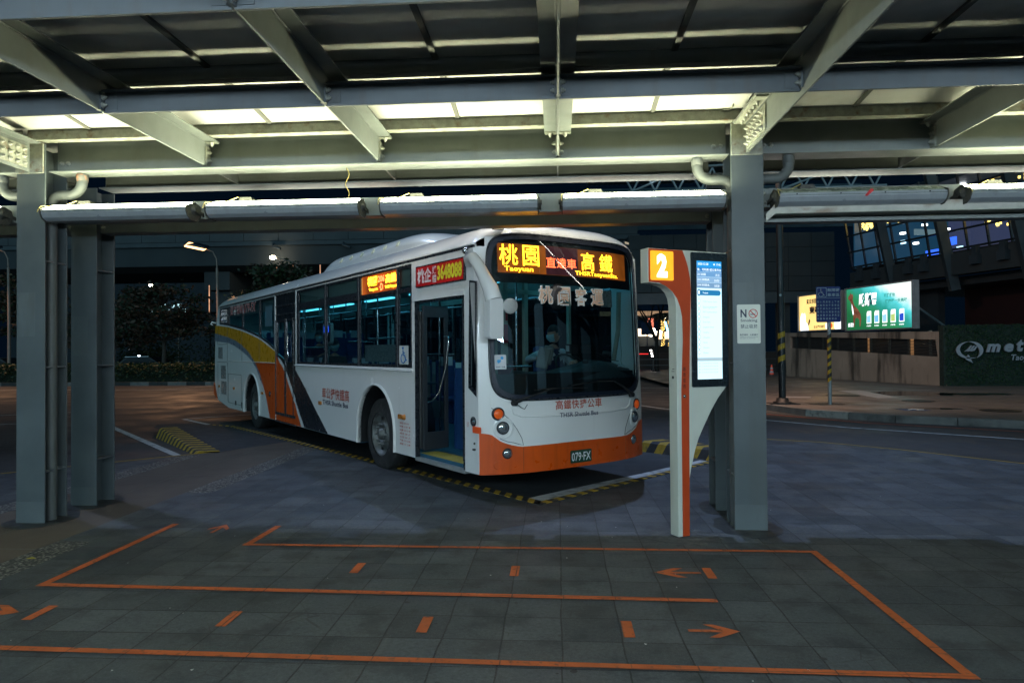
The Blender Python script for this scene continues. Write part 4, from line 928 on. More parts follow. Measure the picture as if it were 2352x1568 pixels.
# mirror
s = MB(); s.tube([(-.01, .16, 2.60), (-.05, .10, 2.66), (-.06, .0, 2.66), (-.06, -.12, 2.56), (-.05, -.22, 2.42), (-.03, -.30, 2.30), (-.01, -.33, 2.18)], [.045, .06, .062, .065, .07, .085, .09], 14); mi = bb(s, 'side_mirror', WHITE, bev=0)
s = MB(); s.plate([rrect(-.085, .085, 1.77, 2.20, .035)], lambda a, b, d: (a, -.37+d, b), .11); bb(s, 'mirror_housing', WHITE, mi, bev=.02)
s = MB(); s.plate([rrect(-.06, .06, 1.83, 2.14, .03)], lambda a, b, d: (a, -.26+d, b), .004); bb(s, 'mirror_glass', CHROME, mi)
s = MB(); s.lathe((.16, -.40, 2.115), (.25, 1, .1), [(0, .03), (.006, .07), (.012, .083), (.022, .083)], 22); s.tube([(.03, -.33, 2.10), (.16, -.38, 2.115)], .012, 6); bb(s, 'wide_angle_mirror', M('mirror_shell_grey', (.42, .42, .40), .5), mi)
s = MB(); s.sph((-.04, .18, 2.755), .04, 12); s.tube([(0, .18, 2.70), (-.04, .18, 2.74)], .012, 6); s.tube([(-.02, .12, 2.68), (-.06, .06, 2.70), (-.02, .02, 2.66)], .01, 6); bb(s, 'door_camera', CHROME)
s = MB(); s.box(-.012, .012, .27, 1.53, 2.285, 2.33); s.box(-.02, .0, .27, 1.53, 2.275, 2.288); bb(s, 'door_header_lip', WHITE)
# ---- front door opening, step and open leaf
s = MB(); s.box(-.004, .05, .285, .315, .31, 2.28); s.box(-.004, .05, 1.46, 1.49, .31, 2.28); s.box(.0, .05, .315, 1.46, 2.25, 2.30); bb(s, 'door_frame', GASKET)
s = MB(); s.box(-.004, .06, .285, 1.49, .27, .315); bb(s, 'door_sill', M('sill_alu', (.40, .41, .40), .4, .4))
DLEAF = M('door_leaf_grey', (.045, .052, .060), .4, .2, .1, 4)
Td = Matrix.Translation((.03, 1.36, 0)) @ Matrix.Rotation(R(12), 4, 'Z')
s = MB(Td); s.plate([rect(.03, .44, .40, 2.22), rrect(.085, .385, .62, 2.08, .01)], lambda a, b, d: (a, d, b), .035); dl = bb(s, 'front_door', DLEAF)
s = MB(Td); s.plate([rect(.085, .385, .62, 2.08)], lambda a, b, d: (a, .018+d, b), 0); bb(s, 'door_glass', GL('door_glass', (.25, .3, .32)), dl)
s = MB(Td); s.tube([(.335, -.03, 1.83), (.39, -.05, 1.83), (.395, -.06, 1.75), (.33, -.07, 1.42), (.22, -.07, 1.12), (.12, -.06, 1.02), (.05, -.04, 1.0)], .011, 8); bb(s, 'door_handle', CHROME, dl)
s = MB(); s.tube([(.04, 1.42, .42), (.04, 1.42, 2.15)], .022, 10); s.box(.02, .06, 1.395, 1.44, 2.02, 2.10); bb(s, 'door_post', BLACK, dl)
Te = Matrix.Translation((.03, .36, 0)) @ Matrix.Rotation(R(-8), 4, 'Z')
s = MB(Te); s.box(.0, .40, 0, .03, .40, 2.22); bb(s, 'front_door', DLEAF)
# ---- interior
FLR = M('bus_floor', (.02, .10, .17), .45, 0, .1, 6); INW = M('interior_panel', (.42, .50, .46), .5, 0, .05, 3)
SEATB = M('seat_blue', (.015, .06, .20), .7, 0, .2, 8); RAIL = M('steel_rail', (.55, .62, .66), .2, .9, .05)
s = MB(); s.box(.05, 2.45, .06, 2.05, .28, .36); s.box(.65, 1.85, 2.05, 3.40, .28, .36); s.box(.05, 2.45, 3.40, 8.0, .28, .36); s.box(.05, 2.45, 8.0, 8.62, .36, .95); s.box(.65, 1.85, 8.62, 9.98, .36, .95); s.box(.05, 2.45, 9.98, 12.5, .55, .95); s.box(.05, .65, 8.62, 9.98, 1.19, 1.21); s.box(.05, .65, 2.05, 3.40, 1.19, 1.21); s.box(.05, 2.45, 7.98, 8.0, .36, .95); bb(s, 'floor', FLR)
s = MB(); s.box(.05, .30, .32, 1.45, .361, .365); bb(s, 'floor_edge', M('step_yellow', (.45, .35, .06), .6))
s = MB(); s.box(.06, 2.44, .1, 12.6, 2.72, 2.74); bb(s, 'ceiling', INW)
s = MB(); s.plate([[(.06, 2.72), (.06, 2.50), (.30, 2.72)]], lambda a, b, d: (a, 1.6+d, b), 10.8); s.plate([[(2.44, 2.72), (2.44, 2.50), (2.20, 2.72)]], lambda a, b, d: (a, .4+d, b), 12); bb(s, 'ceiling_cove', INW)
s = MB(); s.box(.048, .058, 1.5, 6.2, 1.2, 1.42); s.box(.048, .058, 3.42, 6.2, .36, 1.2); s.box(2.44, 2.448, .3, 12.5, .36, 1.2); s.box(.05, 2.45, 12.58, 12.60, .9, 2.72); bb(s, 'inner_wall', INW)
CEL = EM('ceiling_light_glow', (.12, .72, 1.0), 4.2)
for x in (.62, 1.88):
    for u in (.35, 1.9, 4.0, 6.1, 8.2, 10.3):
        s = MB(); s.box(x-.05, x+.05, u, u+1.3, 2.695, 2.715); bb(s, 'ceiling_light', CEL)
s = MB()
for x in (.75, 1.75):
    s.tube([(x, 1.2, 2.36), (x, 12.2, 2.36)], .016, 8)
    for u in (1.5, 2.9, 4.3, 5.7, 7.1, 9.0, 11): s.tube([(x, u, 2.36), (x, u, 2.71)], .012, 6)
for x, u in ((.75, 2.2), (.75, 4.3), (1.75, 4.9), (.62, 6.2), (1.75, 7.4), (.75, 8.1), (.62, 7.6), (1.05, .75)): s.tube([(x, u, .36), (x, u, 2.71)], .016, 8)
s.tube([(.12, 3.4, 1.80), (.12, 4.0, 1.80), (.6, 4.1, 1.80), (.6, 4.1, 1.0)], .014, 8); s.tube([(.12, 4.9, 1.72), (.12, 6.1, 1.72)], .014, 8); s.tube([(.12, 2.1, 1.83), (.12, 3.2, 1.83)], .014, 8)
s.tube([(.05, 1.54, 1.60), (.60, 1.54, 1.60)], .014, 8); s.tube([(.62, .5, 1.45), (1.1, .5, 1.45)], .012, 8)
bb(s, 'grab_rails', RAIL)
for x in (.75, 1.75):
    for i in range(11):
        s = MB(); u = 2.2+i*.75; s.box(x-.012, x+.012, u-.02, u+.02, 2.18, 2.36); s.tube([(x, u-.05, 2.10), (x, u+.05, 2.10), (x, u, 2.19), (x, u-.05, 2.10)], .008, 5); bb(s, 'hand_strap', BLACK)
def seat(x, u, z, face=1):
    s = MB(); s.box(x-.20, x+.20, u-.20, u+.22, z+.40, z+.47); s.box(x-.20, x+.20, u+(.18 if face > 0 else -.24), u+(.24 if face > 0 else -.18), z+.45, z+1.12); s.box(x-.05, x+.05, u-.1, u+.1, z+.0, z+.40)
    o = bb(s, 'seat', SEATB, bev=.02); s = MB(); s.box(x-.12, x+.12, u+.165, u+.255, z+1.02, z+1.18); bb(s, 'head_cover', M('head_cover', (.5, .6, .65), .7), o)
for u in (3.9, 5.45, 6.15): seat(.36, u, .36)
for u in (8.5, 9.4, 10.3, 11.2): seat(.36, u, .95); seat(.80, u, .95); seat(1.72, u, .95); seat(2.16, u, .95)
for u in (3.4, 4.3, 5.2, 6.1, 7.0): seat(2.16, u, .36)
s = MB(); s.box(.10, .60, 2.2, 2.24, 1.0, 1.45); s.box(.08, .12, 2.15, 3.25, 1.22, 1.40); s.box(.10, .60, 6.20, 6.24, .36, 1.35); bb(s, 'modesty_panel', INW)
s = MB(); s.box(.055, .062, 2.1, 3.2, 1.50, 1.74); bb(s, 'notice', M('notice_pale', (.35, .42, .42), .6, 0, .3, 30))
s = MB(); s.plate([rrect(5.05, 5.45, 1.78, 2.14, .05)], lambda a, b, d: (.22+d, a, b), .05); rd = bb(s, 'card_reader', M('reader_shell', (.5, .56, .56), .4))
s = MB(); s.plate([rrect(5.10, 5.40, 1.82, 2.10, .03)], side_map(.218), .0); bb(s, 'reader_face', BLACK, rd)
s = MB(); s.plate([rect(5.13, 5.37, 1.98, 2.09)], side_map(.214), .0); bb(s, 'reader_screen', EM('reader_screen', (.03, .12, 1.0), 2.5), rd)
s = MB(); s.tube([(.24, 5.25, 1.80), (.24, 5.25, .36)], .02, 8); bb(s, 'reader_post', RAIL, rd)
s = MB(); s.plate([rect(7.85, 8.35, 2.18, 2.60)], side_map(.03), 0); bb(s, 'window_notice', EM('notice_lit', (.25, .45, .6), .10, .2, 20, (.5, .6, .65)))
# driver place
DASH = M('dashboard', (.03, .055, .065), .5, 0, .2, 6)
s = MB(); V = []; nn = 22
for i in range(nn+1):
    v = lerp(.62, 2.40, i/nn); hh = 1.40+.10*math.exp(-((v-1.95)/.35)**2)+.03*math.sin(v*5)
    V += [(v, U(v, 1.2)+.05, .9), (v, U(v, 1.2)+.05, hh-.10), (v, U(v, 1.3)+.16, hh), (v, U(v, 1.3)+.42, hh+.02), (v, U(v, 1.3)+.56, hh-.10), (v, .45, .9)]
s.add(V, [(i*6+j, (i+1)*6+j, (i+1)*6+j+1, i*6+j+1) for i in range(nn) for j in range(5)] + [(0, 1, 2, 3, 4, 5), tuple(nn*6+j for j in range(6))], True); das = bb(s, 'dashboard', DASH)
s = MB(); ribbon(s, vsamp(.17, 2.33, 24, False), lambda v: .9, lambda v: 1.385, .045, 2); bb(s, 'dash_front', BLACK, das)
s = MB(); s.tube([(1.72+.21*math.cos(R(t)), .50+.13*math.sin(R(t)), 1.42+.17*math.sin(R(t))) for t in range(0, 361, 20)], .016, 8); s.tube([(1.72, .5, 1.42), (1.74, .62, 1.2), (1.76, .5, .9)], .03, 8); s.tube([(1.51, .5, 1.42), (1.93, .5, 1.42)], .012, 6); bb(s, 'steering_wheel', BLACK, das)
s = MB(Matrix.Translation((1.16, .32, 1.56)) @ Matrix.Rotation(R(-35), 4, 'Z') @ Matrix.Rotation(R(12), 4, 'Y')); s.box(-.085, .065, -.05, .0, -.14, .12); s.box(-.02, .10, .0, .05, -.08, .15); bm_o = bb(s, 'fare_machine', M('machine_grey', (.16, .17, .16), .5), bev=.015)
s = MB(); s.tube([(1.2, .35, 1.4), (1.22, .38, .9)], .02, 8); bb(s, 'machine_stand', RAIL, bm_o)
s = MB(); s.sph((1.62, .10, 1.50), .028, 10); s.lathe((1.62, .08, 1.50), (0, -1, 0), [(0, .03), (.03, .022)], 12); s.box(1.45, 1.62, .22, .26, 1.60, 1.72); s.box(1.70, 1.84, .22, .26, 1.60, 1.71)
s.tube([(1.55, .2, 1.58), (1.60, .1, 1.50), (1.72, .08, 1.47), (1.8, .15, 1.46)], .004, 5); s.tube([(1.9, .2, 1.62), (2.05, .1, 1.52), (2.15, .05, 1.50)], .004, 5); s.lathe((2.02, .2, 1.60), (.6, -1, -.1), [(0, .035), (.1, .03)], 10)
bb(s, 'dash_gadgets', BLACK, das)
s = MB(); s.add([(2.02, -.05, 1.43), (2.22, -.02, 1.44), (2.20, .10, 1.47), (2.05, .12, 1.45)], [(0, 1, 2, 3)]); s.box(1.42, 1.46, .20, .215, 1.63, 1.70); bb(s, 'papers', M('paper', (.6, .65, .65), .7), das)
s = MB(); s.box(.60, .66, .60, .64, .36, 2.71); s.box(1.24, 1.32, 1.32, 1.38, .36, 2.71); s.box(1.24, 2.44, 1.34, 1.36, .36, 1.35); s.box(1.60, 1.66, 1.32, 1.38, 1.35, 2.71); s.box(1.24, 2.44, 1.32, 1.38, 2.42, 2.48); s.box(2.40, 2.44, 1.32, 1.38, 1.3, 2.7); bb(s, 'partition_frame', M('partition_cream', (.34, .37, .30), .5))
s = MB(); s.box(1.25, 1.31, 1.305, 1.319, 1.75, 2.0); s.box(1.265, 1.295, 1.29, 1.30, 2.05, 2.30); bb(s, 'emergency_hammer', M('hammer_red', (.35, .01, .03), .4))
s = MB(); s.tube([(2.30, .30, 1.5), (2.34, .25, 1.9), (2.33, .22, 2.4)], .03, 8); s.tube([(2.28, .2, 2.3), (2.30, .18, 1.9), (2.31, .16, 1.6), (2.26, .12, 1.5), (2.30, .14, 1.45)], .004, 5); bb(s, 'inner_pillar', M('pillar_trim', (.34, .35, .28), .6))
s = MB(); s.plate([rect(1.70, 1.90, 2.17, 2.37)], lambda a, b, d: (a, U(a, b)+.03, b), 0); bb(s, 'windscreen_poster', M('poster_grey', (.22, .26, .27), .6, 0, .5, 40))
s = MB(); s.lathe((1.03, -.10, 2.27), (.1, -1, -.1), [(0, .15), (.02, .15), (.05, .10)], 20); bb(s, 'inner_mirror', M('mirror_back', (.10, .08, .08), .5))
s = MB(); s.box(.72, .98, .62, .90, 1.05, 1.48); bb(s, 'engine_cover_cloth', M('wine_cloth', (.12, .012, .03), .9), bev=.05)
s = MB(); s.box(1.66, 2.04, 1.14, 1.24, .9, 1.70); s.box(1.60, 2.05, .75, 1.15, .82, .92); bb(s, 'driver_seat', SEATB, bev=.04)
s = MB(); s.box(.62, .66, 1.0, 1.55, .36, 1.42); s.box(.60, 1.24, 1.52, 1.55, .36, 1.42); bb(s, 'blue_panel', M('panel_blue', (.012, .055, .17), .5, 0, .1, 4))
s = MB(); s.box(.90, 1.05, 1.515, 1.519, .85, 1.15); s.box(.80, 1.05, 1.515, 1.519, 1.65, 2.0); bb(s, 'door_notices', M('notice_white', (.5, .55, .55), .7, 0, .2, 40))
s = MB(); s.box(.66, 1.84, .5, 12.3, .24, .275); s.box(.5, 2.0, .3, 12, .12, .20) if 0 else None; bb(s, 'underbody', BLACK)
# ================================================================ stop sign with the screen
KR = R(27)
kio = E('bus_stop_sign', 'orange and cream bus stop pylon with a lit number 2 and a tall screen', 'bus stop sign', (1.04, 6.047, 0), KR)
def kb_(mb, name, mat, parent=None, **k): return mb.build(name, mat, parent if parent is not None else kio, world=False, **k)
f2 = lambda a, b, d: (a, -d, b)
cut = [(-.29, 2.222), (-.18, 2.218), (-.10, 2.19), (-.05, 2.16), (-.01, 2.12), (.0, 2.08), (.0, 0)]
outl = [(-.29, 2.52), (-.29, 2.222), (-.20, 2.22), (-.13, 2.205), (-.08, 2.18), (-.04, 2.145), (-.015, 2.10), (0, 2.03), (0, .012), (.12, .012), (.12, .49), (.15, .62), (.19, .76), (.23, .86), (.28, .95), (.37, 1.10), (.45, 1.21), (.545, 1.31), (.555, 1.33), (.555, 2.515)]
s = MB(); s.plate([outl], lambda a, b, d: (a, d, b), .115); kbod = kb_(s, 'pylon_body', CREAMP, bev=.006)
red = [(-.285, 2.515), (-.285, 2.227), (-.18, 2.224), (-.105, 2.195), (-.04, 2.15), (.01, 2.09), (.04, 2.02), (.062, 1.93), (.066, 1.72), (.045, 1.3), (.045, .014), (.117, .014), (.12, .49), (.128, 1.3), (.14, 1.7), (.155, 2.17), (.150, 2.27), (.125, 2.38), (.10, 2.45), (.07, 2.515)]
s = MB(); s.plate([red], f2, .003); kb_(s, 'orange_panel', REDO, kbod)
s = MB(); s.plate([rrect(-.268, -.03, 2.245, 2.498, .012)], f2, .008); nb = kb_(s, 'number_panel', EM('number_yellow', (1.0, .46, .01), 1.15, .12, 6), kbod)
s = MB(); text(s, '2', lambda a, b: (a, -.0095, b), -.205, -.095, 2.268, 2.475, .06); kb_(s, 'number', EM('number_white', (1, .92, .75), 2.6), nb)
s = MB(); s.plate([rrect(.158, .553, 1.312, 2.505, .012)], f2, .014); ks = kb_(s, 'screen_bezel', M('bezel_black', (.008, .012, .016), .25), kbod)
def scr(name, poly, col, st, d=.0): s = MB(); s.plate([poly], lambda a, b, dd: (a, -.0146-d, b), 0); return kb_(s, name, EM('screen_'+name, col, st), ks)
def q(y): return 2.43-(y-222)*1.05/1143
scr('display_face', rect(.213, .487, 1.38, 2.43), (.62, .90, 1.0), 1.25)
scr('screen_header', rect(.213, .487, q(325), 2.43), (.01, .30, .72), 1.1, .0004); scr('screen_ticker', rect(.213, .487, q(325), q(285)), (.01, .20, .55), 1.0, .0006)
scr('screen_row', rect(.213, .487, q(375), q(327)), (.16, .38, .70), .9, .0004); scr('screen_row', rect(.213, .487, q(430), q(377)), (.28, .50, .78), .9, .0004); scr('screen_row', rect(.213, .487, q(484), q(432)), (.20, .38, .62), .9, .0004)
scr('screen_pill', rrect(.225, .475, q(555), q(503), .024), (.01, .22, .50), .9, .0004); scr('screen_pill_icon', rrect(.218, .252, q(560), q(495), .016), (.01, .20, .48), .9, .0007)
scr('screen_bus_icon', rrect(.226, .244, q(545), q(508), .006), (.8, .95, 1), 1.2, .001)
scr('screen_footer', rect(.213, .487, q(1190), q(1158)), (.45, .62, .70), .9, .0004)
def ktext(sx, a0, a1, y0, y1, mat, off=0, name='screen_text', par=None, d=.016):
    s = MB(); text(s, sx, lambda a, b: (a, -d, b), a0, a1, q(y1), q(y0), off); return kb_(s, name, mat, par or ks)
SW = EM('screen_white', (.85, .97, 1), 1.4); SD = EM('screen_teal', (.03, .22, .30), .6); SP = EM('screen_pale', (.35, .62, .70), .9)
ktext('2020-12-28', .225, .34, 240, 262, SW, .01); ktext('17:42', .43, .478, 242, 262, SW, .01)
s = MB(); s.plate([circ(.405, q(252), .008, 14)], lambda a, b, d: (a, -.016, b), 0); kb_(s, 'screen_clock', SW, ks)
ktext('後，可利用1號公車月台', .218, .482, 292, 318, SW, .01)
for t1, t2, y0, y1 in (('206 往桃園', '19:10', 340, 362), ('206C 往桃園(繞..', '20分', 392, 414), ('206B 往桃園(繞..', '末班已過', 444, 466)):
    ktext(t1, .218, .31 if len(t1) < 8 else .355, y0, y1, SW); ktext(t2, .42 if len(t2) > 4 else .405, .462, y0+4, y1+6, SW)
ktext('Taoyuan', .275, .335, 522, 542, SW, .01)
s = MB(); s.box(.2315, .2345, -.0162, -.0156, q(1125), q(585)); kb_(s, 'route_line', SD, ks)
for i, (y, nm) in enumerate(zip((610, 658, 710, 760, 808, 857, 907, 956, 1005, 1054, 1103), ('THSR Taoyuan Station', 'Dayuan International', 'MRT Linghang Station', 'Zhongxiao', 'Dairy Farm', 'Jungzhou Street', 'Xianghua', 'Zhongshan', 'Hexing', 'Dacyuang', 'Miaokou'))):
    s = MB(); s.plate([circ(.233, q(y), .0145, 18), circ(.233, q(y), .0115, 18)], lambda a, b, d: (a, -.0166, b), 0); kb_(s, 'route_stop', SD, ks)
    s = MB(); s.plate([circ(.233, q(y), .0115, 18)], lambda a, b, d: (a, -.0165, b), 0); kb_(s, 'route_stop_fill', SW, ks)
    ktext(nm, .278, .278+.0078*len(nm), y-8+6, y+10+6, SP)
ktext('Senior High School', .278, .41, 668, 686, SP)
for y in (1212, 1240, 1270, 1298): ktext('■ 公車動態資訊服務', .225, .44, y-8, y+8, EM('screen_faint', (.50, .78, .86), 1.0))
s = MB()
for i, ch in enumerate('語音服務'): text(s, ch, lambda a, b: (a, -.0045, b), .062, .092, 1.455-i*.05, 1.492-i*.05, .01)
kb_(s, 'panel_text', M('dark_red', (.10, .015, .01), .5), kbod)
s = MB(); s.lathe((.078, -.003, 1.235), (0, -1, 0), [(0, .018), (.004, .017), (.010, .008)], 16); kb_(s, 'call_button', CHROME, kbod)
s = MB(); s.lathe((-.001, .055, 1.40), (-1, 0, 0), [(0, .014), (.003, .012)], 12); s.box(-.0015, .0, .035, .075, 1.45, 1.455); s.box(-.0015, .0, .035, .065, 1.47, 1.475); kb_(s, 'lock', BLACK, kbod)
A().plate([[(1.04+a*math.cos(KR), 6.05+a*math.sin(KR)) for a in ()] or [(1.10+(.24+.17*abs(math.sin(2.3*i)))*math.cos(i*.2618), 6.10+(.17+.13*abs(math.sin(1.7*i+1)))*math.sin(i*.2618)) for i in range(24)]], xy(.003), 0).build('mortar_patch', M('mortar_patch', (.075, .078, .08), .85, 0, .4, 14, .6, 60, dirt=(.22, .22, .21), damt=.8, dth=.54, dst=(.3, 1, 1), dscale=10), kind='structure')

# no-smoking plate on the column
ns = E('no_smoking_sign', 'cream no smoking plate fixed to the front of the right column', 'sign', (1.742, 6.35, 1.70))
g2 = lambda a, b, d: (a, 6.349-d, b)
s = MB(); s.plate([rrect(1.638, 1.846, 1.695, 2.05, .012)], g2, .005); npz = s.build('sign_plate', CREAMP, ns)
NK = M('sign_navy', (.02, .03, .06), .5); NR = M('sign_red', (.50, .02, .02), .5)
s = MB(); tf = lambda a, b: (a, 6.3425, b)
text(s, 'N', tf, 1.668, 1.722, 1.932, 2.005, .03); text(s, 'Smoking', tf, 1.668, 1.818, 1.885, 1.918, .012); text(s, '禁止吸菸', tf, 1.668, 1.82, 1.832, 1.868, .006)
text(s, '無菸場所 · 大家遵守', tf, 1.660, 1.822, 1.765, 1.783, .012); text(s, 'Smoking is not permitted in this premises.', tf, 1.660, 1.824, 1.750, 1.759, .01); text(s, 'Please abide by the smoke-free law.', tf, 1.660, 1.80, 1.737, 1.746, .01)
s.build('sign_text', NK, npz)
s = MB(); s.plate([circ(1.781, 1.967, .041, 28), circ(1.781, 1.967, .034, 28)], lambda a, b, d: (a, 6.342, b), 0)
c45 = math.cos(R(45)); s.add([(1.781-.038*c45+.003, 6.3418, 1.967+.038*c45+.003), (1.781-.038*c45-.003, 6.3418, 1.967+.038*c45-.003), (1.781+.038*c45-.003, 6.3418, 1.967-.038*c45-.003), (1.781+.038*c45+.003, 6.3418, 1.967-.038*c45+.003)], [(0, 1, 2, 3)])
s.build('prohibition_ring', NR, npz)
s = MB(); s.box(1.755, 1.80, 6.342, 6.3425, 1.955, 1.963); s.tube([(1.80, 6.342, 1.968), (1.806, 6.342, 1.978), (1.798, 6.342, 1.984), (1.806, 6.342, 1.992)], .0015, 4); s.build('cigarette_mark', NK, npz)

# ================================================================ beyond the road, right side
DK = M('dark_cladding', (.035, .045, .055), .5, 0, .2, 1); GLOWB = GL('tower_glass', (.75, .85, .95))
WCON = M('stained_concrete', (.36, .275, .22), .8, 0, .16, .7, .2, 14, dirt=(.045, .036, .03), damt=.9, dth=.49, dst=(1, 1, .16), dscale=1.6)
WZR = R(-75.6)
wall = E('ramp_wall', 'stained concrete ramp wall with a long louvred opening under the billboards', 'wall', (12.45, 38.16, .12), WZR)
def wl(mb, name, mat, parent=wall, **k): return mb.build(name, mat, parent, world=False, **k)
fp = lambda a, b, d: (a, d, b)
s = MB(); s.plate([[(0, 0), (10.79, 0), (10.55, 2.14), (-.10, 2.36)], [(.40, 2.14), (.40, 1.54), (10.37, 1.14), (10.27, 1.82)]], fp, .28); wb = wl(s, 'wall_panel', WCON, bev=.01)
s = MB(); s.box(-.15, 10.6, -.02, .30, 2.06, 2.09)
wl(s, 'wall_drip', WCON, wb) if 0 else None
s = MB()
for i in range(10):
    t = i/10; z0 = lerp(1.56, 2.12, t); z1 = lerp(1.16, 1.80, t); s.add([(.40, .10, z0), (10.34, .10, z1), (10.34, .20, z1+.03), (.40, .20, z0+.03), (.40, .10, z0+.008), (10.34, .10, z1+.008)], [(0, 1, 2, 3), (0, 4, 5, 1)])
wl(s, 'louvre', M('louvre_metal', (.09, .09, .09), .5), wall)
s = MB()
for i in range(9): x = .5+i*1.15; s.box(x, x+.12, .22, .27, 1.1, 2.2)
wl(s, 'louvre_post', WELD, wall); s = MB(); s.box(.2, 10.5, .6, .7, .5, 2.2); wl(s, 'louvre_backing', DK, wall)
s = MB()
for x in (6.1, 8.7): s.box(x, x+.10, .24, .30, 1.2, 2.1)
wl(s, 'louvre_light', EM('warm_slit', (1, .5, .2), .35), wall)
def billboard(x0, x1, z0, z1, label):
    o = E('billboard', label, 'billboard', tuple(Matrix.Translation((12.45, 38.16, .12)) @ Matrix.Rotation(WZR, 4, 'Z') @ Vector((x0, .05, z0))), WZR, 'lit billboards on the ramp wall')
    W_, H_ = x1-x0, z1-z0
    s = MB(); s.plate([rect(0, W_, 0, H_), rect(.06, W_-.06, .06, H_-.06)], fp, .10); s.box(0, W_, .10, .34, 0, H_); s.build('billboard_frame', M('billboard_frame', (.22, .22, .23), .5), o, world=False, bev=.01)
    return o, W_, H_
def bpan(o, name, poly, mat, d): s = MB(); s.plate([poly], lambda a, b, dd: (a, .085-d, b), 0); return s.build(name, mat, o, world=False)
def btext(o, sx, a0, a1, b0, b1, mat, off=.0, d=.02, shear=0, par=None): s = MB(); text(s, sx, lambda a, b: (a, .085-d, b), a0, a1, b0, b1, off, shear); return s.build('poster_text', mat, par or o, world=False)
o1, W1, H1 = billboard(1.0, 4.56, 2.38, 4.30, 'lit yellow billboard with dark lettering on the ramp wall')
p1 = bpan(o1, 'poster', rect(.06, W1-.06, .06, H1-.06), EM('poster_yellow', (1.0, .66, .22), 1.25, .12, .8), 0)
DB = EM('poster_ink', (.02, .02, .05), .02, 0, 1, (.02, .02, .05)); PW = EM('poster_white', (.9, .95, 1), 1.7); PO = EM('poster_orange', (1, .18, .02), .9)
btext(o1, '寶貝想要的', .72, 1.75, 1.42, 1.68, DB, .02, par=p1); btext(o1, '東森寵物', .95, 2.6, .90, 1.30, DB, .05, par=p1); btext(o1, '全台門市資訊', 1.30, 2.20, .15, .30, DB, .02, par=p1)
bpan(o1, 'poster_dog', [(.15, .06), (.12, .45), (.18, .80), (.30, 1.0), (.42, .92), (.55, .98), (.60, .78), (.62, .50), (.80, .35), (.85, .06)], PW, .01); bpan(o1, 'poster_dog', [(2.95, .06), (2.9, .45), (3.1, .9), (3.45, 1.0), (3.48, .06)], PW, .012)
bpan(o1, 'poster_tag', rrect(2.25, 2.45, .10, .38, .04), PW, .012); bpan(o1, 'poster_tag', circ(2.66, .25, .13, 16), PO, .012); bpan(o1, 'poster_tag', circ(2.62, .45, .06, 12), PO, .013); bpan(o1, 'poster_tag', [(.80, .30), (.88, .56), (.95, .66), (1.0, .55), (.93, .38)], DB, .013)
o2, W2, H2 = billboard(4.78, 9.05, 2.30, 4.34, 'big lit green and white billboard with a brown animal and five product bags')
m_, t_, p_ = newmat('poster_green'); tcn = t_.nodes.new('ShaderNodeTexCoord'); se = t_.nodes.new('ShaderNodeSeparateXYZ'); t_.links.new(tcn.outputs['Object'], se.inputs[0])
ax_ = t_.nodes.new('ShaderNodeMath'); ax_.operation = 'MULTIPLY_ADD'; t_.links.new(se.outputs[0], ax_.inputs[0]); ax_.inputs[1].default_value = .55; t_.links.new(se.outputs[2], ax_.inputs[2])
nz_ = t_.nodes.new('ShaderNodeMath'); nz_.operation = 'MULTIPLY_ADD'; t_.links.new(noi(t_, 2.0, 4), nz_.inputs[0]); nz_.inputs[1].default_value = .7; t_.links.new(ax_.outputs[0], nz_.inputs[2])
cc = t_.nodes.new('ShaderNodeValToRGB'); t_.links.new(ramp(t_, nz_.outputs[0], 1.2, 4.7), cc.inputs[0]); e = cc.color_ramp.elements
e[0].position = 0; e[0].color = (.01, .12, .04, 1); e[1].position = 1; e[1].color = (.95, 1.0, .95, 1)
for pp, c_ in ((.28, (.02, .22, .08)), (.45, (.02, .30, .26)), (.60, (.10, .62, .66)), (.72, (.75, 1, .95))): n_ = e.new(pp); n_.color = (*c_, 1)
t_.links.new(cc.outputs[0], p_.inputs['Emission Color']); p_.inputs['Emission Strength'].default_value = 1.15; p_.inputs['Base Color'].default_value = (.02, .02, .02, 1)
p2 = bpan(o2, 'poster', rect(.06, W2-.06, .06, H2-.06), m_, 0)
bpan(o2, 'poster_animal', [(.50, .20), (.52, .70), (.40, 1.05), (.36, 1.35), (.24, 1.50), (.16, 1.52), (.20, 1.64), (.30, 1.72), (.34, 1.82), (.40, 1.73), (.50, 1.74), (.52, 1.62), (.50, 1.45), (.60, 1.20), (.85, 1.0), (1.02, .78), (1.06, .50), (1.0, .20), (.94, .20), (.94, .50), (.82, .62), (.66, .60), (.60, .20)], EM('poster_brown', (.20, .07, .04), .8, .5, 5), .01)
btext(o2, '歐斯恩', .92, 2.10, 1.12, 1.72, PW, .05, .012, .1, p2); btext(o2, '歐斯恩', .92, 2.10, 1.10, 1.70, EM('poster_shadow', (.02, .12, .14), .5), .09, .010, .1, p2)
bpan(o2, 'poster_animal', [(.42, 1.30), (.52, 1.05), (.56, .8), (.50, .75), (.44, 1.0)], PW, .013); GRN = EM('poster_teal', (.05, .40, .35), .8)
btext(o2, '呵護寵物', 2.55, 3.20, 1.42, 1.60, GRN, .02, .012, 0, p2); btext(o2, '健康每一天美味', 2.60, 3.90, 1.16, 1.34, GRN, .03, .012, 0, p2)
for i, cl in enumerate(((.3, .7, 1), (.2, .55, .9), (.35, .7, .9), (.5, .65, .2), (.02, .08, .6))):
    x = 1.42+i*.50; bg_ = bpan(o2, 'poster_bag', [(x, .32), (x+.02, .80), (x+.06, .88), (x+.30, .88), (x+.30, .32)], PW, .012); bpan(o2, 'poster_bag_label', [(x+.03, .36), (x+.03, .66), (x+.27, .70), (x+.27, .36)], EM('bag_colour', cl, 1.0), .016)
    btext(o2, '寵物飼料', x, x+.28, .18, .24, PW, .02, .012, 0, p2)
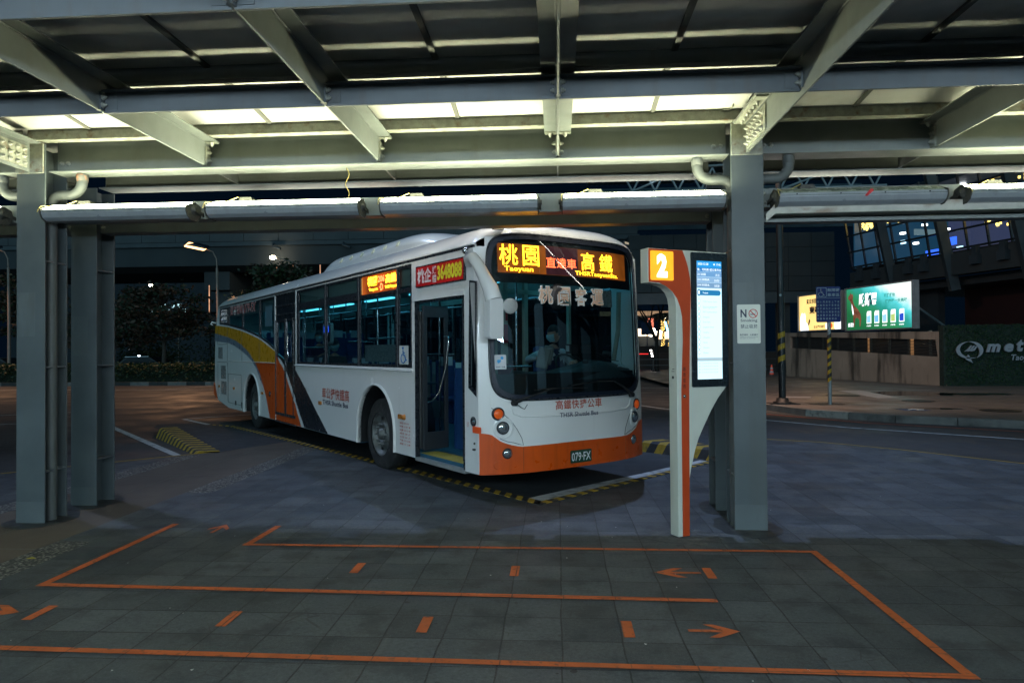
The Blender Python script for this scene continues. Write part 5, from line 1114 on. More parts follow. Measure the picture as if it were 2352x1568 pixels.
btext(o2, '全新配方', .15, .55, .20, .40, PW, .03, .012, 0, p2)
# green wall with the metro lettering
GW0 = Vector((15.02, 27.72, .12))
gw = E('green_wall', 'dark planted wall with a metal ring logo and the letters met', 'wall', tuple(GW0))
s = MB(); s.box(15.05, 24.0, 27.72, 28.1, .12, 2.50); s.build('wall_core', M('green_wall_core', (.02, .035, .03), .9, 0, .4, 6), gw)
random.seed(5); s = MB()
for i in range(9000):
    x = random.uniform(15.06, 19.5); z = random.uniform(.14, 2.52)**1.0; a = random.uniform(0, 6.28); r = random.uniform(.012, .032); y = 27.72-random.uniform(.0, .09); tl = random.uniform(-.03, .03)
    s.k = random.random() < .5
    s.add([(x+r*math.cos(a), y, z+r*math.sin(a)), (x-r*.5*math.sin(a), y-.015+tl, z+r*.5*math.cos(a)), (x-r*math.cos(a), y-.01, z-r*math.sin(a)), (x+r*.5*math.sin(a), y-.02-tl, z-r*.5*math.cos(a))], [(0, 1, 2, 3)])
s.build('wall_foliage', [M('leaf_dark', (.006, .030, .010), .7), M('leaf_green', (.010, .055, .012), .7)], gw, recalc=False)
LM = M('letter_metal', (.30, .30, .34), .4, .3, .05, 5)
def ringpts(cx, cz, rx, rz, t0, t1, n, w0, w1, tilt=0):
    o = []; i_ = []
    for k in range(n+1):
        t = R(lerp(t0, t1, k/n)); w = lerp(w0, w1, math.sin(math.pi*k/n)); ca, sa = math.cos(t), math.sin(t)
        for L, rr in ((o, 1), (i_, 1-w)):
            x, z = rx*rr*ca, rz*rr*sa; L.append((cx+x*math.cos(tilt)-z*math.sin(tilt), cz+x*math.sin(tilt)+z*math.cos(tilt)))
    return o + i_[::-1]
lg = MB(); f3 = lambda a, b, d: (a, 27.60-d, b)
lg.plate([ringpts(15.92, 1.52, .49, .33, 95, 300, 26, .02, .30)], f3, .05); lg.plate([ringpts(15.97, 1.52, .47, .34, -60, 100, 24, .02, .34)], f3, .05)
lg.plate([[(15.88, 1.36), (16.05, 1.02), (15.78, 1.16)]], f3, .05)
for i in range(3): x = 15.74+i*.11; lg.plate([[(x, 1.46), (x+.16, 1.50), (x+.30, 1.70), (x+.24, 1.70), (x+.12, 1.56)]], f3, .04)
lg.build('logo', LM, gw)
for ch, a, b_, z0, z1 in (('m', 16.55, 17.08, 1.44, 1.76), ('e', 17.22, 17.56, 1.44, 1.77), ('t', 17.68, 17.94, 1.45, 1.92), ('r', 18.08, 18.35, 1.45, 1.77), ('o', 18.45, 18.83, 1.45, 1.77)):
    s = MB(); vs, fs = glyphs(ch, .045, .25); n0 = len(vs); fn = lambda x, y, d: (a+(b_-a)*x, 27.60-d, z0+(z1-z0)*y)
    s.add([fn(x, y, 0) for x, y in vs]+[fn(x, y, .05) for x, y in vs], [tuple(f) for f in fs]+[tuple(i+n0 for i in f) for f in fs]); s.build('letter', LM, gw)
s = MB(); text(s, 'Taoyuan Metro', lambda a, b: (a, 27.58, b), 17.48, 19.4, 1.05, 1.34, .02, .2); s.build('letter', LM, gw)
# lamp post and access sign on the far pavement
lp = E('street_lamp', 'tall black lamp post with yellow bands standing on the far kerb right of the column', 'street lamp', (6.15, 19.2, .12))
s = MB(); s.tube([(6.15, 19.2, .12), (6.13, 19.2, 4.0), (6.11, 19.2, 7.6)], [.095, .09, .07], 18); lpp = s.build('pole', M('pole_black', (.012, .013, .015), .35, 0, .2, 6), lp)
s = MB(); s.lathe((6.15, 19.2, .12), (0, 0, 1), [(0, .24), (.06, .24), (.07, .17), (.16, .16), (.17, .11)], 20); s.box(5.78, 6.55, 18.95, 19.45, .10, .14); s.build('base', IRON, lp)
s = MB()
for i in range(3):
    z0 = 1.24+i*.32
    n = 16; V = []; F = []
    for k in range(n+1):
        t = -math.pi+2*math.pi*k/n; sh = .16*math.sin(t*.5+.8) ; V += [(6.143+.0965*math.sin(t), 19.2-.0965*math.cos(t), z0+sh*.6), (6.143+.0965*math.sin(t), 19.2-.0965*math.cos(t), z0+.15+sh*.6)]
    for k in range(n): F.append((2*k, 2*k+2, 2*k+3, 2*k+1))
    s.add(V, F, True)
s.build('warning_band', MARKY, lpp)
s = MB(); s.plate([circ(6.10, 3.1, .035, 12)], lambda a, b, d: (a, 19.10, b), 0); s.build('pole_tag', MARKW, lpp)
ac = E('access_sign', 'blue wheelchair boarding sign on a striped yellow and black pole in front of the billboards', 'sign', (7.34, 19.0, .12))
s = MB(); s.tube([(7.34, 19.0, .12), (7.34, 19.0, 2.45)], .05, 14); ap = s.build('pole', M('galvanised', (.28, .31, .32), .4, .5), ac)
def spiral(z0, z1, n, ph=0):
    s = MB()
    for i in range(n):
        s.k = i % 2; V = []; F = []
        for k in range(17):
            t = -math.pi+2*math.pi*k/16; sh = .07*math.sin(t/2)
            V += [(7.34+.052*math.sin(t), 19.0-.052*math.cos(t), lerp(z0, z1, i/n)+sh), (7.34+.052*math.sin(t), 19.0-.052*math.cos(t), lerp(z0, z1, (i+1)/n)+sh)]
        for k in range(16): F.append((2*k, 2*k+2, 2*k+3, 2*k+1))
        s.add(V, F, True)
    return s
lh = MB(); lh.box(5.55, 6.2, 19.0, 19.4, 7.55, 7.68); lh.build('lamp_head', GASKET, lp)
lh = MB(); lh.box(5.6, 6.15, 19.05, 19.35, 7.535, 7.549); lh.build('lamp_lens', EM('post_led', (1, .62, .38), 30), lp)
ll = bpy.data.lights.new('lamp_light', 'SPOT'); ll.energy = 2400; ll.color = (1, .64, .45); ll.spot_size = R(125); ll.spot_blend = .6; ll.shadow_soft_size = .2
lo = bpy.data.objects.new('lamp_light', ll); C.objects.link(lo); lo.location = (5.9, 19.2, 7.5); lo.rotation_euler = Vector((.5, .75, -1)).to_track_quat('-Z', 'Y').to_euler()
spiral(.76, 2.02, 12).build('warning_band', [MARKY, MARKB], ap)
s = MB(); s.plate([rrect(6.985, 7.625, 2.34, 3.30, .04)], lambda a, b, d: (a, 18.94-d, b), .012); sb = s.build('sign_board', M('sign_blue', (.012, .022, .16), .4, 0, .1, 4), ac)
SWH = M('sign_white', (.50, .52, .58), .5); af = lambda a, b: (a, 18.924, b)
s = MB(); s.plate([rrect(7.0, 7.26, 3.02, 3.27, .02), rrect(7.01, 7.25, 3.03, 3.26, .02)], lambda a, b, d: (a, 18.926-d, b), .001); s.box(7.0, 7.61, 18.925, 18.927, 2.985, 2.993)
s.build('sign_border', SWH, sb)
s = MB(); wheelchair(s, lambda a, b: (a, 18.925, b), 7.12, 3.13, .21); s.build('wheelchair_symbol', SWH, sb)
s = MB(); text(s, '無障礙', af, 7.28, 7.60, 3.16, 3.25, .01); text(s, '乘車區', af, 7.28, 7.60, 3.03, 3.12, .01)
for i, row in enumerate(('需使用渡板上下車', '之輪椅旅客乘車區。', '旅客請先於公車停', '靠月台向駕駛提出', '乘車需求後，再至', '本區等候乘車。')):
    for j, ch in enumerate(row[:8]): text(s, ch, af, 7.005+j*.0765, 7.055+j*.0765, 2.86-i*.09, 2.915-i*.09, .006)
s.build('sign_text', SWH, sb)
# traffic cone
cn = E('traffic_cone', 'small orange traffic cone with pale bands standing left of the ramp wall', 'traffic cone', (12.6, 41.2, -.03))
s = MB(); s.lathe((12.6, 41.2, .0), (0, 0, 1), [(0, .14), (.25, .10), (.5, .06), (.68, .03)], 16); s.box(12.42, 12.78, 41.02, 41.38, -.03, 0); s.build('cone_body', EM('cone_orange', (1, .06, .02), .12, 0, 1, (.6, .08, .03)), cn)
s = MB(); s.lathe((12.6, 41.2, .20), (0, 0, 1), [(0, .125), (.12, .10)], 16); s.lathe((12.6, 41.2, .42), (0, 0, 1), [(0, .088), (.10, .068)], 16); s.build('cone_band', SWH, cn)
# station building with the lit concourse
BCON = M('station_concrete', (.036, .042, .047), .8, 0, .12, .3, 0, 20, dirt=(.05, .05, .05), damt=.4, dst=(1, 1, .2), dscale=1)
st = E('station_building', 'dark station building with a lit glazed concourse and purple and blue lights inside', 'building', (16.72, 40, 0), R(-75.6))
def sb_(mb, name, mat, parent=st, **k): return mb.build(name, mat, parent, world=False, **k)
s = MB(); s.plate([[(-.1, 5.0), (16, 5.0), (16, 6.12), (-.1, 5.9)]], fp, .6); sb_(s, 'fascia', BCON)
s = MB(); s.box(-.3, 16, .3, 9, 6.05, 6.15); s.box(-.3, 16, 1.0, 9, 4.6, 5.0); s.box(-.3, 16, .3, 9, 9.6, 9.9); sb_(s, 'floor_slab', DK)
s = MB(); s.box(-.3, 16, 7.5, 7.7, 6.1, 9.6); sb_(s, 'back_wall', M('concourse_wall', (.06, .07, .13), .5, 0, .3, .8))
s = MB()
for i in range(15):
    x = i*1.12; s.bar((x, .1, 6.1), (x+.0, -.5, 9.7), .07, .10)
for z in (6.2, 7.05, 7.95, 8.9): s.box(-.2, 16, .12-(z-6.1)*.17-.05, .12-(z-6.1)*.17+.03, z-.04, z+.05)
sb_(s, 'mullion', GASKET)
for x in (3.15, 6.9, 10.8): s = MB(); s.bar((x, .25, 4.3), (x-.35, -.75, 9.9), .30, .42); sb_(s, 'raking_column', DK)
for x in (.6, 1.9, 4.2, 5.2, 8.2, 9.6, 12): s = MB(); s.box(x, x+.45, -.25, .05, 5.35, 5.75); s.box(x+.1, x+.35, -.20, .0, 5.75, 6.15); sb_(s, 'bracket', DK)
s = MB(); s.add([(-.2, .10, 6.2), (16, .10, 6.2), (16, -.48, 9.6), (-.2, -.48, 9.6)], [(0, 1, 2, 3)]); sb_(s, 'glazing', GLOWB)
random.seed(11)
def glow(name, boxes, col, stn):
    s = MB(); [s.box(*b) for b in boxes]; sb_(s, name, EM(name+'_em', col, stn))
glow('ceiling_lights', [(x, x+.35, y, y+.2, 9.5, 9.58) for x in (.8, 2.2, 4.1, 5.8, 8.5, 10.2, 12) for y in (1.5, 4)], (1, .95, .9), 9)
glow('pendant_light', [(x, x+.22, y, y+.2, z, z+.10) for x, y, z in ((1.4, 2, 7.9), (2.4, 2.5, 8.2), (4.4, 2, 7.6), (5.5, 2.6, 7.9), (6.6, 2, 8.1), (1.2, 3, 7.4))], (1, .93, .85), 6)
glow('blue_sign', [(2.1, 2.9, 3, 3.1, 6.4, 6.9), (4.0, 4.5, 2.6, 2.7, 6.9, 7.3)], (.04, .15, 1), 1.6)
glow('white_sign', [(5.9, 6.5, 2.6, 2.65, 7.15, 7.5), (1.45, 1.75, 2, 2.1, 7.35, 7.55), (5.2, 5.5, 2, 2.1, 6.5, 6.65)], (.6, .9, 1), 2.2)
glow('pale_shade', [(0, 15, 3.5, 3.6, 8.9, 9.4), (3.0, 3.1, 1.5, 3.4, 7.6, 7.9)], (.5, .75, .8), .25)
glow('purple_wall', [(1.0, 5.0, 5.5, 5.6, 6.2, 9), (6.9, 6.95, 1.2, 4, 6.2, 8.4)], (.20, .24, .50), .17)
glow('blue_wall', [(-.28, -.2, .4, 7.4, 6.2, 9.4), (5.2, 8.6, 5, 5.1, 6.2, 9)], (.04, .20, .36), .22)
s = MB()
for i in range(420):
    x = random.choice((random.uniform(.1, 1.0), random.uniform(1.1, 2.4), random.uniform(8.2, 9.6), random.uniform(10, 10.8), random.uniform(12, 13))); z = random.uniform(8.35, 9.2) if x < 5 else random.uniform(7.0, 9.2); y = random.uniform(.5, 1.2); r = .034
    s.box(x-r, x+r, y-r, y+r, z-r*1.6, z+r*1.6)
sb_(s, 'fairy_lights', EM('fairy_gold', (1, .62, .12), 4)); bpy.context.scene.objects[-1] if 0 else None
s = MB(); s.box(4, 16, 3.6, 3.8, 0, 4.6); sb_(s, 'lower_wall', M('maroon_wall', (.035, .012, .014), .6, 0, .1, .5)); s = MB(); s.box(-.3, 4, 2.0, 2.4, 0, 4.6); sb_(s, 'lower_wall', DK)
s = MB(); s.bar((9.3, -1.5, 3.6), (11.4, -1.2, 2.2), .08, .08) if 0 else s.bar((3.0, -.3, 5.0), (7.4, -.3, 2.3), .07, .07); sb_(s, 'brace', HOUS)
# panelled block and the roof truss
blk = E('station_block', 'dark panelled station wall high behind the far pavement', 'building', (10, 44, 0))
s = MB()
for i in range(9):
    for j in range(4): s.box(4.6+i*1.42, 4.6+i*1.42+1.40, 43.9, 44.1, 5.25+j*.92, 5.25+j*.92+.90)
s.build('wall_panels', BCON, blk); s = MB(); s.box(4.6, 17.4, 44.1, 52, 5.2, 8.9); s.box(4.6, 17.4, 43.95, 44.1, 4.5, 5.2); s.build('core', DK, blk)
s = MB(); 
for x in (14.1, 16.6): s.box(x, x+.7, 44.5, 45.2, 0, 5.2)
s.build('pillar', BCON, blk)
tr = E('roof_truss', 'pale steel lattice truss under the dark station roof', 'truss', (11, 38, 10.8))
for x0, x1 in ((3.6, 9.2), (11.6, 17.8)):
    s = MB(); s.tube([(x0, 38, 11.5), (x1, 38, 11.7)], .07, 8); s.tube([(x0, 38, 10.3), (x1, 38, 10.4)], .07, 8); s.tube([(x0-1, 38, 9.7), (x1-2, 38, 11.6)], .06, 8); s.build('chord', HOUS, tr)
    s = MB(); x = x0; k = 0
    while x < x1-.6: s.tube([(x, 38, 10.35 if k % 2 else 11.55), (x+.62, 38, 11.55 if k % 2 else 10.35)], .055, 8); x += .62; k += 1
    s.build('lattice', HOUS, tr)
s = MB(); s.plate([[(2 + i*.16, 12.3 + (.05 if i % 2 else 0)) for i in range(112)] + [(19.8, 12.5), (2, 12.5)]], lambda a, b, d: (a, 38.6+d, b), 6); s.build('roof_deck', M('roof_deck', (.06, .09, .11), .5), tr)
s = MB(); s.box(2, 20, 46, 46.2, 9.6, 12.4); s.build('deck_wall', M('deck_wall', (.02, .05, .07), .6, 0, .3, 1), tr)
for x in (5.3, 7.1): s = MB(); s.sph((x, 37.8, 11.0), .07, 8); s.build('spot_lamp', EM('truss_spot', (.7, .9, 1), 9), tr)
# shops, palms and bare tree seen between the bus and the pylon
sh = E('shop_building', 'distant shop front with a bright window cluster and a warm eave', 'building', (9, 66, 0))
s = MB(); s.box(2, 16, 66, 74, 0, 3.0); s.box(2, 16, 64.5, 74, 4.75, 5.0); s.build('shell', DK, sh)
s = MB(); s.box(4, 15, 64.4, 64.5, 4.78, 5.2); s.build('lit_eave', EM('eave_warm', (1, .62, .35), .30, .5, 8), sh)
s = MB(); s.box(6.8, 9.2, 65.9, 65.98, 2.9, 3.6); s.box(9.4, 11.5, 65.9, 65.98, 2.6, 3.3); s.build('shop_window', EM('shop_window_em', (1, .72, .45), 2.2, .6, 1.2), sh)
s = MB(); [s.sph((x, 64.2, z), r, 8) for x, z, r in ((8.5, 3.25, .28), (8.85, 3.35, .3), (9.1, 3.15, .22), (8.7, 3.05, .25), (9.55, 3.3, .12), (9.8, 3.2, .14), (9.95, 4.6, .07), (10.05, 4.5, .07), (8.2, 3.1, .14))]; s.build('lamp_globe', EM('globe_em', (1, .85, .6), 9), sh)
s = MB(); s.box(8.35, 8.9, 63.8, 63.9, 3.6, 4.5); s.build('pink_banner', EM('banner_pink', (1, .25, .15), 1.2, .5, 2), sh)
s = MB(); s.plate([[(9.9, 4.2), (10.05, 4.25), (10.45, 2.7), (10.25, 2.7)]], lambda a, b, d: (a, 63.9+d, b), .1); s.build('slanted_sign', EM('sign_blue_em', (.3, .7, 1), 3), sh)
s = MB(); s.box(7.3, 8.2, 60, 60.1, 2.9, 4.0); s.tube([(7.8, 60, 0), (7.8, 60, 3)], .04, 6); s.build('notice_board', M('notice_blue', (.01, .03, .10), .5), label='dark blue notice board on a thin pole before the distant shops', cat='notice board')
for i, x in enumerate((9.15, 9.75)):
    pm = E('palm_tree', ('palm trunk wrapped in golden fairy lights, nearer the bare tree', 'palm trunk wrapped in golden fairy lights, nearer the stop pylon')[i], 'palm tree', (x, 60, 0), 0, 'palms with fairy lights')
    s = MB(); s.tube([(x, 60, 0), (x+.05, 60, 2.6), (x, 60, 4.6)], [.14, .11, .09], 8); s.build('trunk', BLACK, pm)
    s = MB(); random.seed(i)
    for k in range(26):
        a = random.uniform(0, 6.28); l = random.uniform(1, 1.6); p = [(x+math.cos(a)*l*t, 60+math.sin(a)*l*t, 4.6+.9*t-1.5*t*t) for t in (0, .3, .6, 1)]; s.tube(p, [.05, .07, .05, .01], 4)
    s.build('fronds', M('frond_dark', (.01, .02, .012), .7), pm)
    s = MB()
    for k in range(110): z = 1.9+2.3*random.random(); a = random.uniform(3.3, 6.1); s.sph((x+.15*math.cos(a), 60+.15*math.sin(a), z), .022, 5)
    s.build('fairy_lights', EM('fairy_warm', (1, .62, .15), 6), pm)
def limb(s, p, d, L, r, dep, sp, rnd):
    q_ = p+d*L; s.tube([p, (p+q_)/2+Vector((rnd.uniform(-.05, .05),)*3)*L*.5, q_], [r, r*.8, r*.62], 6)
    if dep:
        for k in range(rnd.choice((2, 2, 3))):
            nd = (d+Vector((rnd.uniform(-sp, sp), rnd.uniform(-sp, sp), rnd.uniform(-.1, sp*.7)))).normalized(); limb(s, q_, nd, L*rnd.uniform(.62, .85), r*.62, dep-1, sp, rnd)
    return q_
bt = E('bare_tree', 'bare dark tree between the bus and the stop pylon', 'tree', (6.9, 48, 0)); s = MB(); rnd = random.Random(3)
limb(s, Vector((6.9, 48, -.03)), Vector((0, 0, 1)), 2.2, .17, 5, .75, rnd); s.build('trunk', M('bark_dark', (.02, .018, .016), .9), bt)
s = MB(); s.box(2, 30, 54, 62, -.02, 1.35); s.box(2, 14, 57, 62, 1.35, 1.9); s.build('terrace', M('terrace_paving', (.05, .035, .03), .8, 0, .2, .5), kind='structure')
s = MB()
for z in (.55, .95): s.tube([(2, 47, z), (16, 47, z)], .03, 6)
for i in range(10): s.tube([(2+i*1.5, 47, 0), (2+i*1.5, 47, .98)], .035, 6)
s.build('guard_rail', M('rail_grey', (.08, .085, .09), .5), label='grey two-bar guard rail along the far road edge', cat='guard rail')
tl = E('road_light', 'row of small white and red road lights at the far road edge', 'road light', (6.4, 50, 0))
s = MB()
for i, (x, z) in enumerate(((6.75, 1.55), (6.8, 1.35), (6.85, 1.15))): s.box(x-.07, x+.07, 49.9, 50, z-.05, z+.05)
s.build('white_lamp', EM('white_lamp_em', (1, .97, .9), 7), tl); s = MB(); s.box(5.0, 6.6, 50.2, 50.3, 1.28, 1.33); s.build('red_lamp', EM('red_lamp_em', (1, .02, .02), 1.4), tl); s = MB(); s.tube([(6.8, 50, 0), (6.75, 50, 1.7)], .04, 6); s.build('post', BLACK, tl)
# ================================================================ left background
via = E('viaduct', 'dark concrete viaduct crossing behind the trees and the bus', 'viaduct', (-20, 45, 0))
s = MB(); s.box(-60, 5.2, 45, 53.5, 7.55, 9.1); s.plate([[(45, 7.55), (45.9, 7.2), (52.6, 7.2), (53.5, 7.55)]], lambda a, b, d: (-60+d, a, b), 65); s.build('girder', BCON, via)
s = MB(); s.box(-60, 5.4, 44.85, 45.0, 8.85, 9.15); s.build('deck_edge', DK, via)
s = MB()
for i in range(27): s.box(-59.5+i*2.4, -59.5+i*2.4+2.37, 44.8, 44.95, 9.16, 9.75)
s.build('parapet_panel', M('parapet', (.06, .068, .075), .7, 0, .1, .5), via)
for x in (-23.4, -3.0): s = MB(); s.box(x-.9, x+.9, 45.6, 51, 5.95, 7.2); s.build('pier_cap', BCON, via); s = MB(); s.box(x-.2, x+.9, 46, 50, 0, 5.95); s.build('pier', BCON, via)
for x in (-24.2, -18.8, -14.0): s = MB(); s.tube([(x-.25, 44.8, 8.95), (x-.2, 44.6, 8.75), (x+.35, 44.5, 8.55)], .09, 8); s.build('drain_spout', DK, via)
far_ = E('far_building', 'far dark building with a band of pale lit windows behind the trees', 'building', (-50, 85, 0))
s = MB(); s.box(-72, -42, 85, 95, 0, 14); s.box(-64, -40, 84, 85, 6.8, 7.3); s.build('block', M('far_block', (.015, .02, .028), .8), far_)
random.seed(4)
for i in range(13):
    x = -56.2+i*.72+random.uniform(-.1, .1); z = 7.4 if i % 3 else 6.75
    if i in (4,): continue
    s = MB(); s.box(x, x+random.uniform(.25, .6), 83.9, 83.98, z, z+random.uniform(.22, .5)); s.build('lit_window', EM('lit_window_em', (.55, .9, 1), 1.1, .4, 2), far_)
LAMPW = EM('street_led', (1, .50, .20), 4.5); POLE = M('pole_grey', (.26, .20, .17), .45, .3, .15, 6)
def street_lamp(x, y, h, label, mat, r=.075, big=True, grp='street lamps along the far road'):
    o = E('street_lamp', label, 'street lamp', (x, y, 0), 0, grp)
    s = MB(); s.tube([(x, y, 0), (x-.0, y, h*.45), (x-.05, y, h-1.1)], [r*1.15, r, r*.85], 12); s.tube([(x-.05, y, h-1.1), (x-.08, y, h-.6), (x-.28, y, h-.22), (x-.62, y-.02, h-.10)], r*.45, 10); s.build('pole', POLE, o)
    s = MB(); s.plate([[(x-.55, .0), (x-.62, .12), (x-1.25, .14), (x-1.58, .06), (x-1.62, 0)]], lambda a, b, d: (a, y-.30+d*1.3, h-.16+b+(x-a)*.22-(d-.2)*-.35), .42); hd = s.build('lamp_head', GASKET, o, bev=.02)
    s = MB(); s.plate([rrect(x-1.75, x-.60, -.34, .30, .10)], lambda a, b, d: (a, y-.05+b*.8, h-.16+(x-a)*.22-d+b*.5), .015); s.build('lamp_lens', mat, hd)
    return o
street_lamp(-30.4, 36.0, 7.55, 'warm lit street lamp at the left edge of the picture', LAMPW); street_lamp(-18.42, 36.0, 7.35, 'warm lit street lamp rising just behind the tail of the bus', LAMPW)
for p, c_, en in (((-31.4, 35.9, 7.2), (1, .52, .26), 420), ((-19.4, 35.9, 7.1), (1, .52, .26), 420)):     # the light of the two lit lamps
    l = bpy.data.lights.new('lamp_light', 'SPOT'); l.energy = en*2.6; l.color = c_; l.spot_size = R(112); l.spot_blend = .6; l.shadow_soft_size = .2
    o = bpy.data.objects.new('lamp_light', l); C.objects.link(o); o.location = (p[0], 34.9, p[2]); o.rotation_euler = Vector((.1, -.45, -1)).to_track_quat('-Z', 'Y').to_euler()
STAR = EM('far_lamp_em', (1, .88, .62), 60)
for x, y, z, lab in ((-37.0, 60, 7.8, 'small far lamp glowing low against the night sky left of the pier'), (-25.6, 60, 10.1, 'small far lamp glowing before the viaduct above the bus roof')):
    if z > 9: y = 44.0; x = -18.75; z = 7.9
    o = E('far_lamp', lab, 'street lamp', (x, y, 0), 0, 'small far street lamps')
    s = MB(); s.tube([(x+2.6, y, 0), (x+2.6, y, z-2.4), (x+2.3, y, z-1.3), (x+1.3, y, z-.35), (x+.2, y, z)], .06, 8); s.build('pole', POLE, o)
    s = MB(); s.sph((x, y, z), .17, 12, (1.3, 1, .7)); s.build('lamp_lens', STAR, o)
o = E('unlit_lamp', 'unlit pale round lamp head standing in front of the trees on the left', 'street lamp', (-27.0, 40, 0))
s = MB(); s.tube([(-27.0, 40, 0), (-26.98, 40, 4.0), (-26.85, 40, 4.5)], .06, 8); s.build('pole', BLACK, o); s = MB(); s.sph((-26.45, 40, 4.68), .42, 12, (1, .6, .22)); s.build('lamp_head', M('lamp_shell', (.25, .28, .30), .4), o)
pg = 'tall thin poles with a lit edge under the viaduct'
for i, (x, z0, z1, lab) in enumerate(((-22.0, 4.2, 5.9, 'thin pole with a warm lit edge beside the viaduct pier'), (-17.6, 6.3, 7.0, 'leftmost lit pole in the row above the bus roof'), (-16.55, 6.4, 7.1, 'second lit pole from the left above the bus roof'), (-14.8, 6.5, 7.1, 'middle lit pole in the row above the bus roof'), (-14.1, 6.6, 7.1, 'second lit pole from the right above the bus roof'), (-13.4, 6.7, 7.1, 'rightmost lit pole in the row above the bus roof'))):
    o = E('banner_pole', lab, 'pole', (x, 42, 0), 0, pg); s = MB(); s.tube([(x, 42, 0), (x, 42, z1)], .05, 6); s.build('pole', BLACK, o); s = MB(); s.box(x-.05, x-.01, 41.93, 41.96, z0, z1); s.build('lit_edge', EM('painted_edge_light', (1, .5, .28), .9, .4, 3), o)  # glowing strip stands in for street light on the pole edge
# planting bed, kerb, hedge
s = MB()
for i in range(34): s.k = i % 2; s.box(-44+i*1.0, -44+i*1.0+.985, 33.85, 34.05, -.035, .15)
s.build('kerb', [KERB, M('kerb_dark', (.035, .035, .035), .8, 0, .3, 4)], kind='structure')
s = MB(); s.box(-46, -9, 34.05, 58, -.03, .10); s.build('planting_bed', M('soil', (.03, .028, .022), .95, 0, .3, 3), kind='structure')
LF = [M('leaf_a', (.018, .036, .008), .55, 0, .3, 2), M('leaf_b', (.012, .028, .010), .6, 0, .3, 2), M('leaf_c', (.06, .034, .018), .6, 0, .3, 2), M('leaf_d', (.085, .042, .026), .6, 0, .3, 2)]
def leafy(s, n, fn, r0, r1, kinds, rnd):
    for i in range(n):
        p = fn(); r = rnd.uniform(r0, r1); a = Vector((rnd.gauss(0, 1), rnd.gauss(0, 1), rnd.gauss(0, .6))).normalized(); b = a.orthogonal().normalized(); b = (b*math.cos(i)+a.cross(b)*math.sin(i))*.55
        s.k = rnd.choice(kinds); s.add([p+a*r, p+b*r, p-a*r, p-b*r], [(0, 1, 2, 3)])
rnd = random.Random(8)
hd = E('hedge', 'low clipped green hedge along the far kerb behind the bus', 'hedge', (-24, 35, 0))
s = MB(); s.box(-46, -9, 34.7, 35.9, .1, .78); s.build('hedge_core', M('hedge_core', (.008, .014, .006), .95), hd)
s = MB(); leafy(s, 15000, lambda: Vector((rnd.uniform(-40, -11), rnd.uniform(34.45, 35.2), .15+.95*rnd.random()**.6 + .06*math.sin(rnd.uniform(0, 60)))), .045, .10, (0, 0, 0, 1), rnd); s.build('hedge_foliage', LF, hd, recalc=False)
def tree(x, y, h, rad, label, n, kinds, seed, zlow=1.6, layered=True):
    rnd = random.Random(seed); o = E('tree', label, 'tree', (x, y, 0), 0, 'broad leaved trees behind the hedge')
    s = MB(); tips = []
    s.tube([(x, y, 0), (x+.05, y, h*.35), (x-.03, y, h*.65), (x+.02, y, h*.92)], [.13, .11, .07, .03], 8)
    V = []
    for lv in range(5):
        z = lerp(zlow, h, (lv+.4)/5); rr = rad*(1-.10*lv)
        for k in range(7):
            a = rnd.uniform(0, 6.28); L = rr*rnd.uniform(.55, 1); p0 = Vector((x, y, z-.5)); p1 = Vector((x+math.cos(a)*L*.5, y+math.sin(a)*L*.5, z)); p2 = Vector((x+math.cos(a)*L, y+math.sin(a)*L, z+rnd.uniform(.0, .4))); s.tube([p0, p1, p2], [.05, .035, .012], 5); V += [(p1, .5), (p2, .5), ((p1+p2)/2, .45), (p2, .35)]
    s.build('trunk', M('bark_tree', (.07, .055, .045), .9, 0, .3, 8), o)
    s = MB()
    def fn():
        c, r = rnd.choice(V); return c+Vector((rnd.gauss(0, r*.75), rnd.gauss(0, r*.75), rnd.gauss(0, r*.36)))
    leafy(s, n, fn, .08, .17, kinds, rnd); s.build('crown', LF, o, recalc=False); return o
tree(-23.0, 38.5, 5.3, 3.2, 'broad tree with brownish leaves between the left columns and the bus tail', 5200, (1, 1, 2, 2, 3), 1, 2.6)
tree(-28.0, 40.5, 4.6, 2.8, 'brownish leaved tree directly right of the rear left column', 3600, (1, 2, 2, 3, 1), 2, 2.0)
tree(-31.6, 39.0, 6.2, 2.6, 'leafy tree with orange lit leaves at the left edge of the picture', 3600, (0, 1, 2, 3), 3, 2.6)
tree(-18.6, 41.5, 3.9, 2.6, 'shorter tree with sparse dark leaves beside the bus tail', 3000, (1, 1, 2, 3), 4, 1.6)
tree(-15.4, 36.5, 6.2, 2.3, 'tree top with golden leaves rising above the bus roof', 3000, (0, 0, 1, 2), 5, 4.2)
for i, (x, y, lab) in enumerate(((-26.5, 43, 'low bushy shrub under the trees on the left'), (-20.3, 43, 'low bushy shrub nearer the bus tail'))):
    rnd = random.Random(30+i); o = E('shrub', lab, 'shrub', (x, y, 0), 0, 'shrubs under the trees'); s = MB(); s.tube([(x, y, 0), (x, y, 1.2)], .05, 5); s.build('stem', BLACK, o); s = MB()
    leafy(s, 2600, lambda: Vector((x+rnd.gauss(0, 1.3), y+rnd.gauss(0, .5), 1.0+abs(rnd.gauss(0, .75)))), .06, .12, (0, 1, 1), rnd); s.build('foliage', LF, o, recalc=False)
